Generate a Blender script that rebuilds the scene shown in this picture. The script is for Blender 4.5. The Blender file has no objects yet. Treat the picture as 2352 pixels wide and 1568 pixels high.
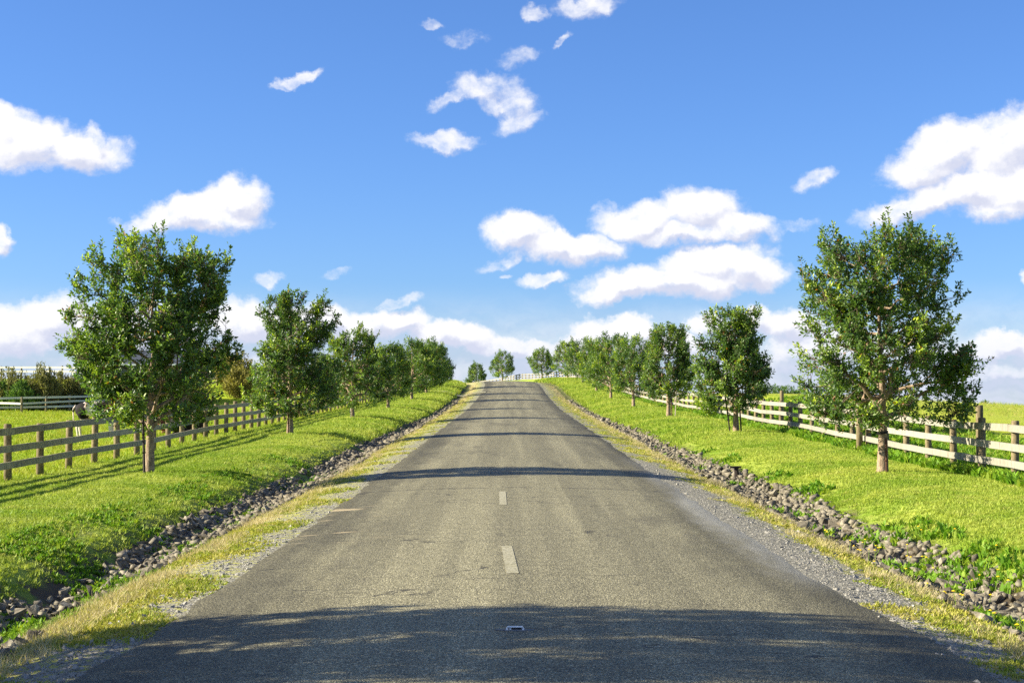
import bpy, bmesh, math, random
import numpy as np
from mathutils import Vector, Matrix, Quaternion

R = math.radians
scene = bpy.context.scene
COL = scene.collection

# ------------------------------------------------------------------ camera
F = 3700.0 / 2352.0              # focal length in picture widths
HZ = 156.0 / 2352.0              # horizon below the picture centre, in picture widths
PITCH = math.atan(HZ / F)
EYE = 2.04                       # eye height over the road
cam = bpy.data.cameras.new('camera')
cam.sensor_width = 36.0
cam.lens = 36.0 * F
cam.clip_start = 0.1
cam.clip_end = 12000
co = bpy.data.objects.new('camera', cam)
co.location = (0, 0, EYE)
co.rotation_euler = (R(90) + PITCH, 0, 0)
COL.objects.link(co)
scene.camera = co

# ------------------------------------------------------------------ light
SUN_EL = 24.5
EXPOSURE = 1.55
SKY_STRENGTH = 0.062
SUN_TURN = 3.0                   # degrees towards the camera's side
sun = bpy.data.lights.new('sun', 'SUN')
sun.energy = 5.0
sun.angle = R(0.55)
sun.color = (1.0, 0.90, 0.70)
so = bpy.data.objects.new('sun', sun)
so.rotation_euler = (0, -R(90 - SUN_EL), R(SUN_TURN))
so.location = (-30, 20, 30)
COL.objects.link(so)

vs = scene.view_settings
vs.view_transform = 'Standard'
vs.look = 'None'
vs.exposure = EXPOSURE
vs.gamma = 1.0
vs.use_curve_mapping = False
scene.render.engine = 'CYCLES'
scene.cycles.max_bounces = 6
scene.cycles.diffuse_bounces = 3
scene.cycles.glossy_bounces = 2
scene.cycles.transmission_bounces = 3
scene.cycles.transparent_max_bounces = 6
scene.cycles.use_denoising = False
scene.cycles.sample_clamp_indirect = 6.0


class NT:
    """a few shortcuts for node trees"""
    def __init__(self, tree):
        self.t = tree
        self.n = tree.nodes
        self.l = tree.links

    def node(self, kind, **kw):
        n = self.n.new(kind)
        for k, v in kw.items():
            setattr(n, k, v)
        return n

    def put(self, sock, v):
        if isinstance(v, bpy.types.NodeSocket):
            self.l.new(v, sock)
        elif v is not None:
            if hasattr(sock.default_value, '__len__') and not hasattr(v, '__len__'):
                v = (v,) * len(sock.default_value)
            if hasattr(sock.default_value, '__len__') and len(sock.default_value) == 4 and len(v) == 3:
                v = (*v, 1.0)
            sock.default_value = v

    def math(self, op, a, b=None, c=None, clamp=False):
        n = self.node('ShaderNodeMath', operation=op, use_clamp=clamp)
        for i, v in enumerate((a, b, c)):
            if v is not None:
                self.put(n.inputs[i], v)
        return n.outputs[0]

    def vmath(self, op, a, b=None):
        n = self.node('ShaderNodeVectorMath', operation=op)
        self.put(n.inputs[0], a)
        if b is not None:
            self.put(n.inputs[3] if op == 'SCALE' else n.inputs[1], b)
        return n.outputs[0]

    def noise(self, vec, scale, detail=3, rough=0.55, lac=2.0, dist=0.0, dim='3D', color=False):
        n = self.node('ShaderNodeTexNoise', noise_dimensions=dim)
        self.put(n.inputs['Vector'], vec)
        self.put(n.inputs['Scale'], scale)
        n.inputs['Detail'].default_value = detail
        n.inputs['Roughness'].default_value = rough
        n.inputs['Lacunarity'].default_value = lac
        n.inputs['Distortion'].default_value = dist
        return n.outputs['Color' if color else 'Fac']

    def voronoi(self, vec, scale, feature='F1', out='Color', rnd=1.0):
        n = self.node('ShaderNodeTexVoronoi', feature=feature)
        self.put(n.inputs['Vector'], vec)
        self.put(n.inputs['Scale'], scale)
        if 'Randomness' in n.inputs:
            n.inputs['Randomness'].default_value = rnd
        return n.outputs[out]

    def step(self, v, lo, hi, to0=0.0, to1=1.0, smooth=True):
        n = self.node('ShaderNodeMapRange', interpolation_type='SMOOTHSTEP' if smooth else 'LINEAR')
        self.put(n.inputs[0], v)
        for i, x in enumerate((lo, hi, to0, to1)):
            self.put(n.inputs[1 + i], x)
        return n.outputs[0]

    def mix(self, f, a, b, blend='MIX'):
        n = self.node('ShaderNodeMix', data_type='RGBA', blend_type=blend)
        self.put(n.inputs[0], f)
        self.put(n.inputs[6], a)
        self.put(n.inputs[7], b)
        return n.outputs[2]

    def ramp(self, f, stops):
        n = self.node('ShaderNodeValToRGB')
        self.put(n.inputs[0], f)
        e = n.color_ramp.elements
        while len(e) < len(stops):
            e.new(0.5)
        for el, (p, c) in zip(e, stops):
            el.position = p
            el.color = (*c, 1.0)
        return n.outputs[0]

    def sep(self, v):
        n = self.node('ShaderNodeSeparateXYZ')
        self.put(n.inputs[0], v)
        return n.outputs

    def comb(self, x, y, z):
        n = self.node('ShaderNodeCombineXYZ')
        for i, v in enumerate((x, y, z)):
            self.put(n.inputs[i], v)
        return n.outputs[0]

    def attr(self, name, out='Fac'):
        n = self.node('ShaderNodeAttribute', attribute_name=name)
        return n.outputs[out]

    def pos(self):
        return self.node('ShaderNodeNewGeometry').outputs['Position']


# ------------------------------------------------------------------ sky
def pix_dir(px, py):
    """direction of a point of the photograph (2352 wide) -> azimuth, elevation"""
    x = (px - 1176) / 2352
    y = F
    z = (784 - py) / 2352
    c, s = math.cos(PITCH), math.sin(PITCH)
    y2, z2 = y * c - z * s, y * s + z * c
    return math.atan2(x, y2), math.atan2(z2, math.hypot(x, y2))


world = bpy.data.worlds.new('World')
scene.world = world
world.use_nodes = True
W = NT(world.node_tree)
W.n.clear()
sky = W.node('ShaderNodeTexSky', sky_type='NISHITA')
sky.sun_disc = False
sky.sun_elevation = R(SUN_EL)
sky.sun_rotation = R(270 - SUN_TURN)
sky.altitude = 0
sky.air_density = 1.0
sky.dust_density = 0.3
sky.ozone_density = 3.0
hsv = W.node('ShaderNodeHueSaturation')
hsv.inputs['Saturation'].default_value = 1.12
W.l.new(sky.outputs[0], hsv.inputs['Color'])
el_up = W.sep(W.node('ShaderNodeTexCoord').outputs['Generated'])[2]
tint = W.mix(W.step(el_up, .05, .42, smooth=False), (.475, .655, 1.05), (.665, .745, .985))
clear = W.mix(1.0, hsv.outputs[0], tint, 'MULTIPLY')
bg_sky = W.node('ShaderNodeBackground')
W.l.new(clear, bg_sky.inputs[0])
bg_sky.inputs[1].default_value = SKY_STRENGTH

U = 37.0      # 100 picture units per unit of angle, for the cloud coordinates
gen = W.node('ShaderNodeTexCoord').outputs['Generated']
gx, gy, gz = W.sep(gen)
az = W.math('MULTIPLY', W.math('ARCTAN2', gx, gy), U)
el = W.math('MULTIPLY', W.math('ARCSINE', gz), U)
P0 = W.comb(az, el, 0.0)
warp = W.vmath('SUBTRACT', W.noise(P0, 0.9, 6, 0.62, color=True), (0.5, 0.5, 0.5))
P1 = W.vmath('ADD', P0, W.vmath('SCALE', warp, 0.95))

# cloud bodies: centre x, y, half width, half height (photograph units), tilt, strength
CLOUDS = [
    (50, 322, 150, 72, 0, 1), (170, 340, 120, 52, -6, 1), (5, 292, 70, 52, 0, 1), (225, 318, 34, 36, 40, .75), (235, 352, 48, 14, -8, .55),
    (440, 483, 150, 42, 12, 1), (548, 456, 75, 52, 0, 1), (355, 508, 100, 22, 5, .8), (480, 500, 140, 34, 0, .9),
    (2, 548, 32, 38, 0, .9), (690, 178, 62, 18, 16, .75), (650, 194, 36, 12, 20, .55),
    (1115, 200, 95, 38, 0, .68), (1185, 240, 66, 52, -50, .62), (1130, 232, 64, 30, -20, .55), (1040, 226, 80, 20, 18, .58), (1190, 285, 76, 28, 10, .64),
    (1185, 132, 60, 30, 0, .5), (1020, 326, 90, 26, 0, .7), (1065, 88, 70, 20, 6, .38), (1232, 28, 36, 22, 0, .52),
    (1350, 10, 88, 32, 10, .72), (1285, 100, 36, 12, 55, .45), (995, 58, 36, 12, 0, .42),
    (1190, 535, 90, 48, 0, 1), (1290, 562, 130, 42, -4, 1), (1370, 570, 70, 36, 0, .9), (1160, 590, 80, 20, 20, .55),
    (1470, 505, 115, 52, 8, 1), (1610, 478, 105, 60, 0, 1), (1690, 520, 100, 40, -14, .9), (1560, 535, 170, 34, 0, .9), (1390, 470, 36, 14, 15, .45),
    (1560, 645, 260, 46, 3, 1), (1630, 605, 150, 48, 6, 1), (1425, 655, 110, 38, 14, 1), (1720, 622, 86, 50, -18, 1),
    (1250, 636, 72, 22, 12, .75), (1160, 632, 18, 10, 0, .5),
    (2170, 345, 155, 66, 20, 1), (2320, 335, 130, 76, 25, 1), (2110, 385, 90, 52, 0, .95), (2250, 430, 200, 56, 10, 1), (2110, 475, 160, 38, 12, .9), (2330, 440, 120, 70, 0, 1),
    (2290, 480, 110, 36, 0, .8),
    (1875, 410, 58, 26, 24, .65), (2352, 640, 16, 22, 0, .8), (612, 632, 46, 18, 0, .5), (770, 630, 46, 12, 8, .42), (1830, 520, 60, 16, 0, .35),
    (110, 735, 130, 56, 10, 1), (20, 770, 130, 70, 0, 1), (180, 740, 110, 46, 0, .9), (320, 770, 200, 80, 0, .9),
    (570, 735, 110, 62, 0, 1), (660, 745, 110, 62, 0, 1), (760, 730, 70, 36, -10, .95), (850, 752, 130, 50, 5, 1), (925, 742, 80, 40, 0, 1), (1005, 770, 70, 44, -10, 1), (1070, 775, 90, 48, -12, 1),
    (1170, 800, 110, 42, 0, .9), (1250, 812, 100, 44, 0, .9), (905, 692, 72, 16, 12, .6),
    (1385, 768, 100, 52, 0, 1), (1450, 765, 66, 50, -10, 1), (1330, 800, 80, 40, 0, .9), (1520, 800, 140, 44, 0, .9),
    (1625, 745, 66, 38, 12, .9), (1740, 730, 70, 40, 0, .9), (1810, 742, 90, 48, 0, .95), (1880, 800, 160, 60, 0, .9), (2060, 800, 160, 50, 0, .8),
    (2250, 812, 100, 36, 10, .95), (2320, 790, 90, 36, 0, .95), (2290, 850, 110, 30, 0, .8), (2400, 800, 90, 60, 0, .9),
]


def blob_group():
    g = bpy.data.node_groups.new('cloud_bodies', 'ShaderNodeTree')
    g.interface.new_socket('Vector', in_out='INPUT', socket_type='NodeSocketVector')
    g.interface.new_socket('Value', in_out='OUTPUT', socket_type='NodeSocketFloat')
    G = NT(g)
    gi = G.node('NodeGroupInput')
    go = G.node('NodeGroupOutput')
    g.interface.new_socket('Body', in_out='OUTPUT', socket_type='NodeSocketFloat')
    acc = acc2 = None
    for cx, cy, rx, ry, rot, w in CLOUDS:
        a, e = pix_dir(cx, cy)
        m = G.node('ShaderNodeMapping', vector_type='TEXTURE')
        G.l.new(gi.outputs[0], m.inputs[0])
        m.inputs['Location'].default_value = (a * U, e * U, 0)
        m.inputs['Rotation'].default_value = (0, 0, R(rot))
        m.inputs['Scale'].default_value = (rx / 100 * 1.22, ry / 100 * 1.22, 1)
        s = G.node('ShaderNodeTexGradient', gradient_type='SPHERICAL')
        G.l.new(m.outputs[0], s.inputs[0])
        v = G.math('MULTIPLY', s.outputs['Fac'], w * 1.15)
        v2 = G.math('MULTIPLY', G.math('MINIMUM', G.math('MULTIPLY', s.outputs['Fac'], 1.9), 1.0), w)
        acc = v if acc is None else G.math('SMOOTH_MAX', acc, v, 0.2)
        acc2 = v2 if acc2 is None else G.math('SMOOTH_MAX', acc2, v2, 0.1)
    G.l.new(acc, go.inputs[0])
    G.l.new(acc2, go.inputs[1])
    return g


BG = blob_group()


def bodies(vec):
    n = W.node('ShaderNodeGroup', node_tree=BG)
    W.l.new(vec, n.inputs[0])
    return n.outputs[0], n.outputs[1]


# outside the picture the sky carries on with the same sort of cumulus
outside = W.math('MAXIMUM', W.step(W.math('ABSOLUTE', az), 12.5, 15.0), W.step(el, 10.0, 12.0))


def wild(vec):
    v = W.noise(W.vmath('MULTIPLY', vec, (0.16, 0.34, 1.0)), 1.0, 4, 0.5)
    return W.math('MULTIPLY', W.step(v, 0.50, 0.66, 0.0, 0.98), outside)


P2 = W.vmath('ADD', P1, (-0.14, 0.24, 0.0))
ra, ba = bodies(P1)
rb, bb = bodies(P2)
wa, wb = wild(P1), wild(P2)
F1, F2 = W.math('MAXIMUM', ra, wa), W.math('MAXIMUM', rb, wb)
body = W.math('MAXIMUM', ba, wa)
fine = W.math('SUBTRACT', W.noise(P0, 2.4, 8, 0.62), 0.5)
wisp = W.math('SUBTRACT', W.noise(W.vmath('MULTIPLY', P1, (0.8, 1.5, 1.0)), 1.5, 7, 0.66), 0.5)
rough = W.math('ADD', W.math('MULTIPLY', fine, 0.8), W.math('MULTIPLY', wisp, 0.85))
dens = W.math('ADD', body, W.math('MULTIPLY', rough, W.step(body, 0.0, 0.3, 0.3, 1.0)))
alpha = W.step(dens, 0.16, 1.0)
# a pale bank low over the whole horizon
bank_n = W.noise(W.vmath('MULTIPLY', P1, (0.35, 1.5, 1.0)), 1.0, 6, 0.58)
bank = W.math('MULTIPLY', W.step(el, 3.0, 0.5), W.step(bank_n, 0.30, 0.66, 0.45, 0.95))
alpha = W.math('MAXIMUM', alpha, bank)
alpha = W.math('MULTIPLY', alpha, 0.985)
relief = W.math('SUBTRACT', F1, F2)
shade = W.math('ADD', W.math('MULTIPLY', relief, 1.3), W.math('MULTIPLY', W.math('ADD', fine, wisp), 0.65))
shade = W.math('ADD', shade, W.math('MULTIPLY', W.step(el, 1.0, 4.5), 0.12))
shade = W.step(shade, -0.42, 0.26)
K = 2.0 ** -EXPOSURE
cloud_col = W.mix(shade, (0.70 * K, 0.73 * K, 0.89 * K), (1.06 * K, 1.05 * K, 1.07 * K))
cloud_col = W.mix(W.math('MULTIPLY', W.step(el, 2.2, 0.0), 0.6), cloud_col, (0.64 * K, 0.71 * K, 0.93 * K))
bg_cloud = W.node('ShaderNodeBackground')
W.l.new(cloud_col, bg_cloud.inputs[0])
bg_cloud.inputs[1].default_value = 1.0
mx = W.node('ShaderNodeMixShader')
W.l.new(alpha, mx.inputs[0])
W.l.new(bg_sky.outputs[0], mx.inputs[1])
W.l.new(bg_cloud.outputs[0], mx.inputs[2])
wo = W.node('ShaderNodeOutputWorld')
W.l.new(mx.outputs[0], wo.inputs[0])
world.cycles.sampling_method = 'MANUAL'
world.cycles.sample_map_resolution = 512


# ------------------------------------------------------------------ object helpers
def tag(o, label=None, cat=None, group=None, kind=None):
    if label: o['label'] = label
    if cat: o['category'] = cat
    if group: o['group'] = group
    if kind: o['kind'] = kind
    return o


def link(name, mesh, mat=None, parent=None, loc=None):
    o = bpy.data.objects.new(name, mesh)
    COL.objects.link(o)
    if mat is not None and mesh is not None and not mesh.materials:
        mesh.materials.append(mat)
    if loc is not None:
        o.location = loc
    if parent is not None:
        o.parent = parent
    return o


def empty(name, loc, rz=0.0):
    o = bpy.data.objects.new(name, None)
    o.empty_display_size = 0.3
    o.location = loc
    o.rotation_euler = (0, 0, rz)
    COL.objects.link(o)
    return o


def mesh_np(name, verts, faces, attrs=None, smooth=False):
    """verts (n,3); faces: an (m,k) array or a list of such arrays; attrs: name -> per face (or per vertex) floats"""
    me = bpy.data.meshes.new(name)
    if not isinstance(faces, list):
        faces = [faces]
    faces = [np.asarray(f, dtype=np.int32) for f in faces if len(f)]
    verts = np.asarray(verts, dtype=np.float32)
    me.vertices.add(len(verts))
    me.vertices.foreach_set('co', verts.ravel())
    nl = sum(f.size for f in faces)
    nf = sum(len(f) for f in faces)
    me.loops.add(nl)
    me.polygons.add(nf)
    me.loops.foreach_set('vertex_index', np.concatenate([f.ravel() for f in faces]))
    tot = np.concatenate([np.full(len(f), f.shape[1], dtype=np.int32) for f in faces])
    start = np.concatenate([[0], np.cumsum(tot)[:-1]]).astype(np.int32)
    me.polygons.foreach_set('loop_start', start)
    if smooth:
        me.polygons.foreach_set('use_smooth', np.ones(nf, dtype=bool))
    for k, v in (attrs or {}).items():
        dom = 'FACE' if len(v) == nf and len(v) != len(verts) else 'POINT'
        a = me.attributes.new(k, 'FLOAT', dom)
        a.data.foreach_set('value', np.asarray(v, dtype=np.float32))
    me.update(calc_edges=True)
    return me


class MB:
    """collects tubes, boxes and prisms into one mesh"""
    def __init__(self):
        self.v = []
        self.f = []
        self.n = 0

    def add(self, verts, faces):
        self.v += [tuple(p) for p in verts]
        self.f += [tuple(i + self.n for i in f) for f in faces]
        self.n += len(verts)

    def box(self, lo, hi, M=None):
        x0, y0, z0 = lo
        x1, y1, z1 = hi
        vs_ = [Vector(p) for p in ((x0, y0, z0), (x1, y0, z0), (x1, y1, z0), (x0, y1, z0), (x0, y0, z1), (x1, y0, z1), (x1, y1, z1), (x0, y1, z1))]
        if M is not None:
            vs_ = [M @ p for p in vs_]
        self.add(vs_, [(0, 3, 2, 1), (4, 5, 6, 7), (0, 1, 5, 4), (1, 2, 6, 5), (2, 3, 7, 6), (3, 0, 4, 7)])

    def tube(self, pts, radii, k=6, cap=True):
        pts = [Vector(p) for p in pts]
        rings = []
        ref = Vector((1, 0, 0))
        for i, p in enumerate(pts):
            d = (pts[min(i + 1, len(pts) - 1)] - pts[max(i - 1, 0)]).normalized()
            a = d.cross(ref)
            if a.length < 0.1:
                a = d.cross(Vector((0, 1, 0)))
            a.normalize()
            b = d.cross(a)
            rings.append([p + (a * math.cos(2 * math.pi * j / k) + b * math.sin(2 * math.pi * j / k)) * radii[i] for j in range(k)])
        vv = [q for r in rings for q in r]
        ff = []
        for i in range(len(pts) - 1):
            for j in range(k):
                ff.append((i * k + j, i * k + (j + 1) % k, (i + 1) * k + (j + 1) % k, (i + 1) * k + j))
        if cap:
            ff.append(tuple(range(k))[::-1])
            ff.append(tuple((len(pts) - 1) * k + j for j in range(k)))
        self.add(vv, ff)

    def mesh(self, name, smooth=False):
        me = bpy.data.meshes.new(name)
        me.from_pydata(self.v, [], self.f)
        if smooth:
            me.polygons.foreach_set('use_smooth', [True] * len(me.polygons))
        me.update()
        return me

    def build(self, name, mat, parent=None, smooth=False, loc=None):
        return link(name, self.mesh(name, smooth), mat, parent, loc)


def sines(seed, dim, n=7, lo=0.5, hi=2.0):
    """a cheap smooth random field in about -1..1"""
    r = np.random.default_rng(seed)
    k = r.normal(size=(n, dim))
    k /= np.linalg.norm(k, axis=1, keepdims=True)
    k *= r.uniform(lo, hi, size=(n, 1))
    ph = r.uniform(0, 6.28, n)

    def f(*c):
        c = np.stack(np.broadcast_arrays(*c), -1)
        return np.sin(c @ k.T + ph).sum(-1) / (n ** 0.5) / 1.3
    return f


# ------------------------------------------------------------------ the lie of the land
def smooth_interp(xs, ys, lo, hi, n, width):
    t = np.linspace(lo, hi, n)
    v = np.interp(t, xs, ys)
    k = np.exp(-0.5 * (np.arange(-3 * width, 3 * width + 1) / width) ** 2)
    k /= k.sum()
    vp = np.pad(v, 3 * width, mode='edge')
    # keep the slope at both ends
    vp[:3 * width] = v[0] - (v[1] - v[0]) * np.arange(3 * width, 0, -1)
    vp[-3 * width:] = v[-1] + (v[-1] - v[-2]) * np.arange(1, 3 * width + 1)
    return t, np.convolve(vp, k, 'valid')


_t, _p = smooth_interp(
    [-60, 0, 17, 31, 46, 60, 85, 110, 135, 160, 180, 195, 207, 220, 240, 270, 300, 350, 450, 700],
    [-2.9, -2.04, -1.77, -1.54, -1.25, -.93, -.42, .1, .85, 1.72, 2.62, 3.28, 3.68, 3.84, 3.87, 3.8, 3.3, 1.5, -4, -7], -60, 700, 1521, 8)
_tc, _c = smooth_interp([-60, 180, 200, 215, 240, 270, 300, 350, 420, 700],
                        [.15, .15, -.2, -1.0, -4.0, -9.5, -16, -30, -50, -130], -60, 700, 1521, 10)


def road_z(d):
    return np.interp(d, _t, _p)


def road_x(d):
    return np.interp(d, _tc, _c)


def sstep(v, a, b):
    t = np.clip((v - a) / (b - a), 0, 1)
    return t * t * (3 - 2 * t)


XL = [0, 1.0, 2.0, 3.1, 3.7, 4.3, 4.9, 5.4, 6.1, 6.9, 7.6, 8.4, 9.5, 10.9, 13, 60]
ZR = [0, -.010, -.042, -.10, -.16, -.26, -.46, -.50, -.26, -.06, .02, .04, 0.0, -.06, -.1, -.2]
ZL = [0, -.010, -.042, -.10, -.15, -.25, -.46, -.50, -.17, -.01, .03, .02, -.06, -.12, -.16, -.2]
_und = sines(3, 2, 9, 0.25, 0.9)
_und2 = sines(4, 2, 9, 1.2, 3.5)
_fld = sines(5, 2, 8, 0.05, 0.16)


def land(x, d):
    """ground height over the world's zero for x to the right and d ahead"""
    x = np.asarray(x, float)
    d = np.asarray(d, float)
    x, d = np.broadcast_arrays(x, d)
    lat = x - road_x(d)
    al = np.abs(lat)
    cross = np.where(lat > 0, np.interp(al, XL, ZR), np.interp(al, XL, ZL))
    near = road_z(d) + cross
    bank = np.interp(d, [195, 215, 240, 270, 300, 340], [0, .3, .6, .95, .7, 0])
    near = near + bank * sstep(lat, 3.6, 7.0)
    # paddock on the left, rising to a knoll behind the shrubs
    fl = np.interp(d, [-60, 0, 35, 62, 123, 134, 156, 200, 260, 400, 4000], [-2.6, -2.3, -1.72, -1.1, -.25, .1, 3.0, 3.6, 2.0, -6, -9])
    # field on the right, falling away to the right of the crest
    h = np.interp(al, [11, 21.6, 40.5, 70, 3000], [1.45, 1.36, .0, -.15, -.3])
    w = sstep(d, 37, 140)
    fr = (1 - w) * np.interp(d, [-60, 0, 37, 66, 100, 140], [-2.6, -2.3, -1.62, -1.15, -.6, 0]) + w * h
    fr = np.where(d > 140, h - np.interp(d, [140, 175, 240, 400, 4000], [0, .15, 2.2, 7, 9]), fr)
    side = np.where(lat > 0, fr, fl)
    wf = sstep(al, 10.9, 17.5)
    z = near * (1 - wf) + side * wf
    rough = sstep(al, 5.5, 8.0)
    z = z + rough * (0.028 * _und(x, d) + 0.010 * _und2(x, d)) + 0.09 * _fld(x, d) * sstep(al, 12, 22)
    return z + EYE


def land1(x, d):
    return float(land(x, d))


def at(px, d):
    """x in metres of a picture column (2352 wide) at distance d"""
    return (px - 1176) / 3700.0 * d


# ------------------------------------------------------------------ materials
def material(name):
    m = bpy.data.materials.new(name)
    m.use_nodes = True
    t = NT(m.node_tree)
    b = t.n['Principled BSDF']
    return m, t, b


def bump(t, h, strength, dist, b):
    n = t.node('ShaderNodeBump')
    n.inputs['Strength'].default_value = strength
    n.inputs['Distance'].default_value = dist
    t.put(n.inputs['Height'], h)
    t.l.new(n.outputs[0], b.inputs['Normal'])


GRASS_A, GRASS_B, GRASS_C = (0.215, 0.325, 0.026), (0.355, 0.425, 0.066), (0.450, 0.445, 0.130)


def grass_colour(t, p):
    """colour of the mown grass at a place: greener and yellower patches"""
    big = t.noise(p, 0.33, 4, 0.6)
    mid = t.noise(p, 2.3, 3, 0.6)
    c = t.mix(t.step(big, 0.36, 0.62), GRASS_A, GRASS_B)
    c = t.mix(t.math('MULTIPLY', t.step(mid, 0.52, 0.74), 0.65), c, GRASS_C)
    return c


def ground_mat():
    m, t, b = material('ground_cover')
    p = t.pos()
    lat = t.attr('lat')
    al = t.math('ABSOLUTE', lat)
    wob = t.math('MULTIPLY', t.math('SUBTRACT', t.noise(p, 0.9, 4, 0.65), 0.5), 1.3)
    a = t.math('ADD', al, wob)
    grass = grass_colour(t, p)
    blades = t.noise(p, 26, 3, 0.7)
    grass = t.mix(t.step(blades, 0.3, 0.7), t.mix(1.0, grass, (0.62, 0.64, 0.50), 'MULTIPLY'), grass)
    # loose grey chippings of the shoulder
    chips = t.voronoi(p, 42, 'F1', 'Color')
    cr = t.sep(chips)[0]
    gravel = t.ramp(cr, [(0, (.08, .074, .056)), (.5, (.20, .19, .15)), (1, (.38, .37, .31))])
    moss = t.mix(t.noise(p, 14, 2), (.24, .27, .03), (.40, .37, .12))
    gp = t.noise(p, 6.5, 6, 0.75)
    d = t.sep(p)[1]
    bare = t.math('MULTIPLY', t.step(lat, 0.0, 1.0), t.math('MULTIPLY', t.step(d, 14, 18), t.step(d, 50, 36)))
    lim = t.math('ADD', t.step(a, 3.2, 4.2, 0.51, 0.40), t.math('MULTIPLY', bare, t.step(a, 3.4, 4.2, .16, .02)))
    shoulder = t.mix(t.step(gp, lim, t.math('ADD', lim, .10)), gravel, moss)
    straw = t.mix(t.noise(p, 18, 3, .7), (.24, .195, .095), (.48, .41, .225))
    c = t.mix(t.math('MULTIPLY', t.step(a, 3.9, 4.5), t.step(t.noise(p, 1.7, 4, .65), .36, .56)), shoulder, straw)
    soil = t.mix(t.noise(p, 9, 4, .65), (.035, .028, .018), (.11, .085, .05))
    soil = t.mix(t.step(t.noise(p, 1.6, 3), .47, .58), soil, (.15, .21, .03))
    c = t.mix(t.step(a, 4.75, 5.0), c, soil)
    c = t.mix(t.step(a, 5.7, 6.2), c, grass)
    t.l.new(c, b.inputs['Base Color'])
    b.inputs['Roughness'].default_value = 0.9
    b.inputs['Specular IOR Level'].default_value = 0.15
    h = t.math('ADD', t.noise(p, 30, 4, .7), t.math('MULTIPLY', t.noise(p, 7, 3), 1.5))
    bump(t, h, 0.7, 0.03, b)
    return m


def paddock_mat():
    m, t, b = material('paddock_cover')
    p = t.pos()
    big = t.noise(p, 0.12, 4, 0.6)
    mid = t.noise(p, 1.3, 4, 0.65)
    c = t.mix(t.step(big, 0.35, 0.65), (0.20, 0.31, 0.012), (0.34, 0.39, 0.026))
    x = t.sep(p)[0]
    right = t.step(x, 12, 24)
    c = t.mix(t.math('MULTIPLY', right, t.step(mid, .32, .62)), c, (.34, .37, .055))
    c = t.mix(t.math('MULTIPLY', t.step(t.noise(p, 0.6, 3), .6, .72), .5), c, (.30, .30, .05))
    t.l.new(c, b.inputs['Base Color'])
    b.inputs['Roughness'].default_value = 0.9
    b.inputs['Specular IOR Level'].default_value = 0.1
    bump(t, t.noise(p, 9, 5, .7), 0.8, 0.05, b)
    return m


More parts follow.
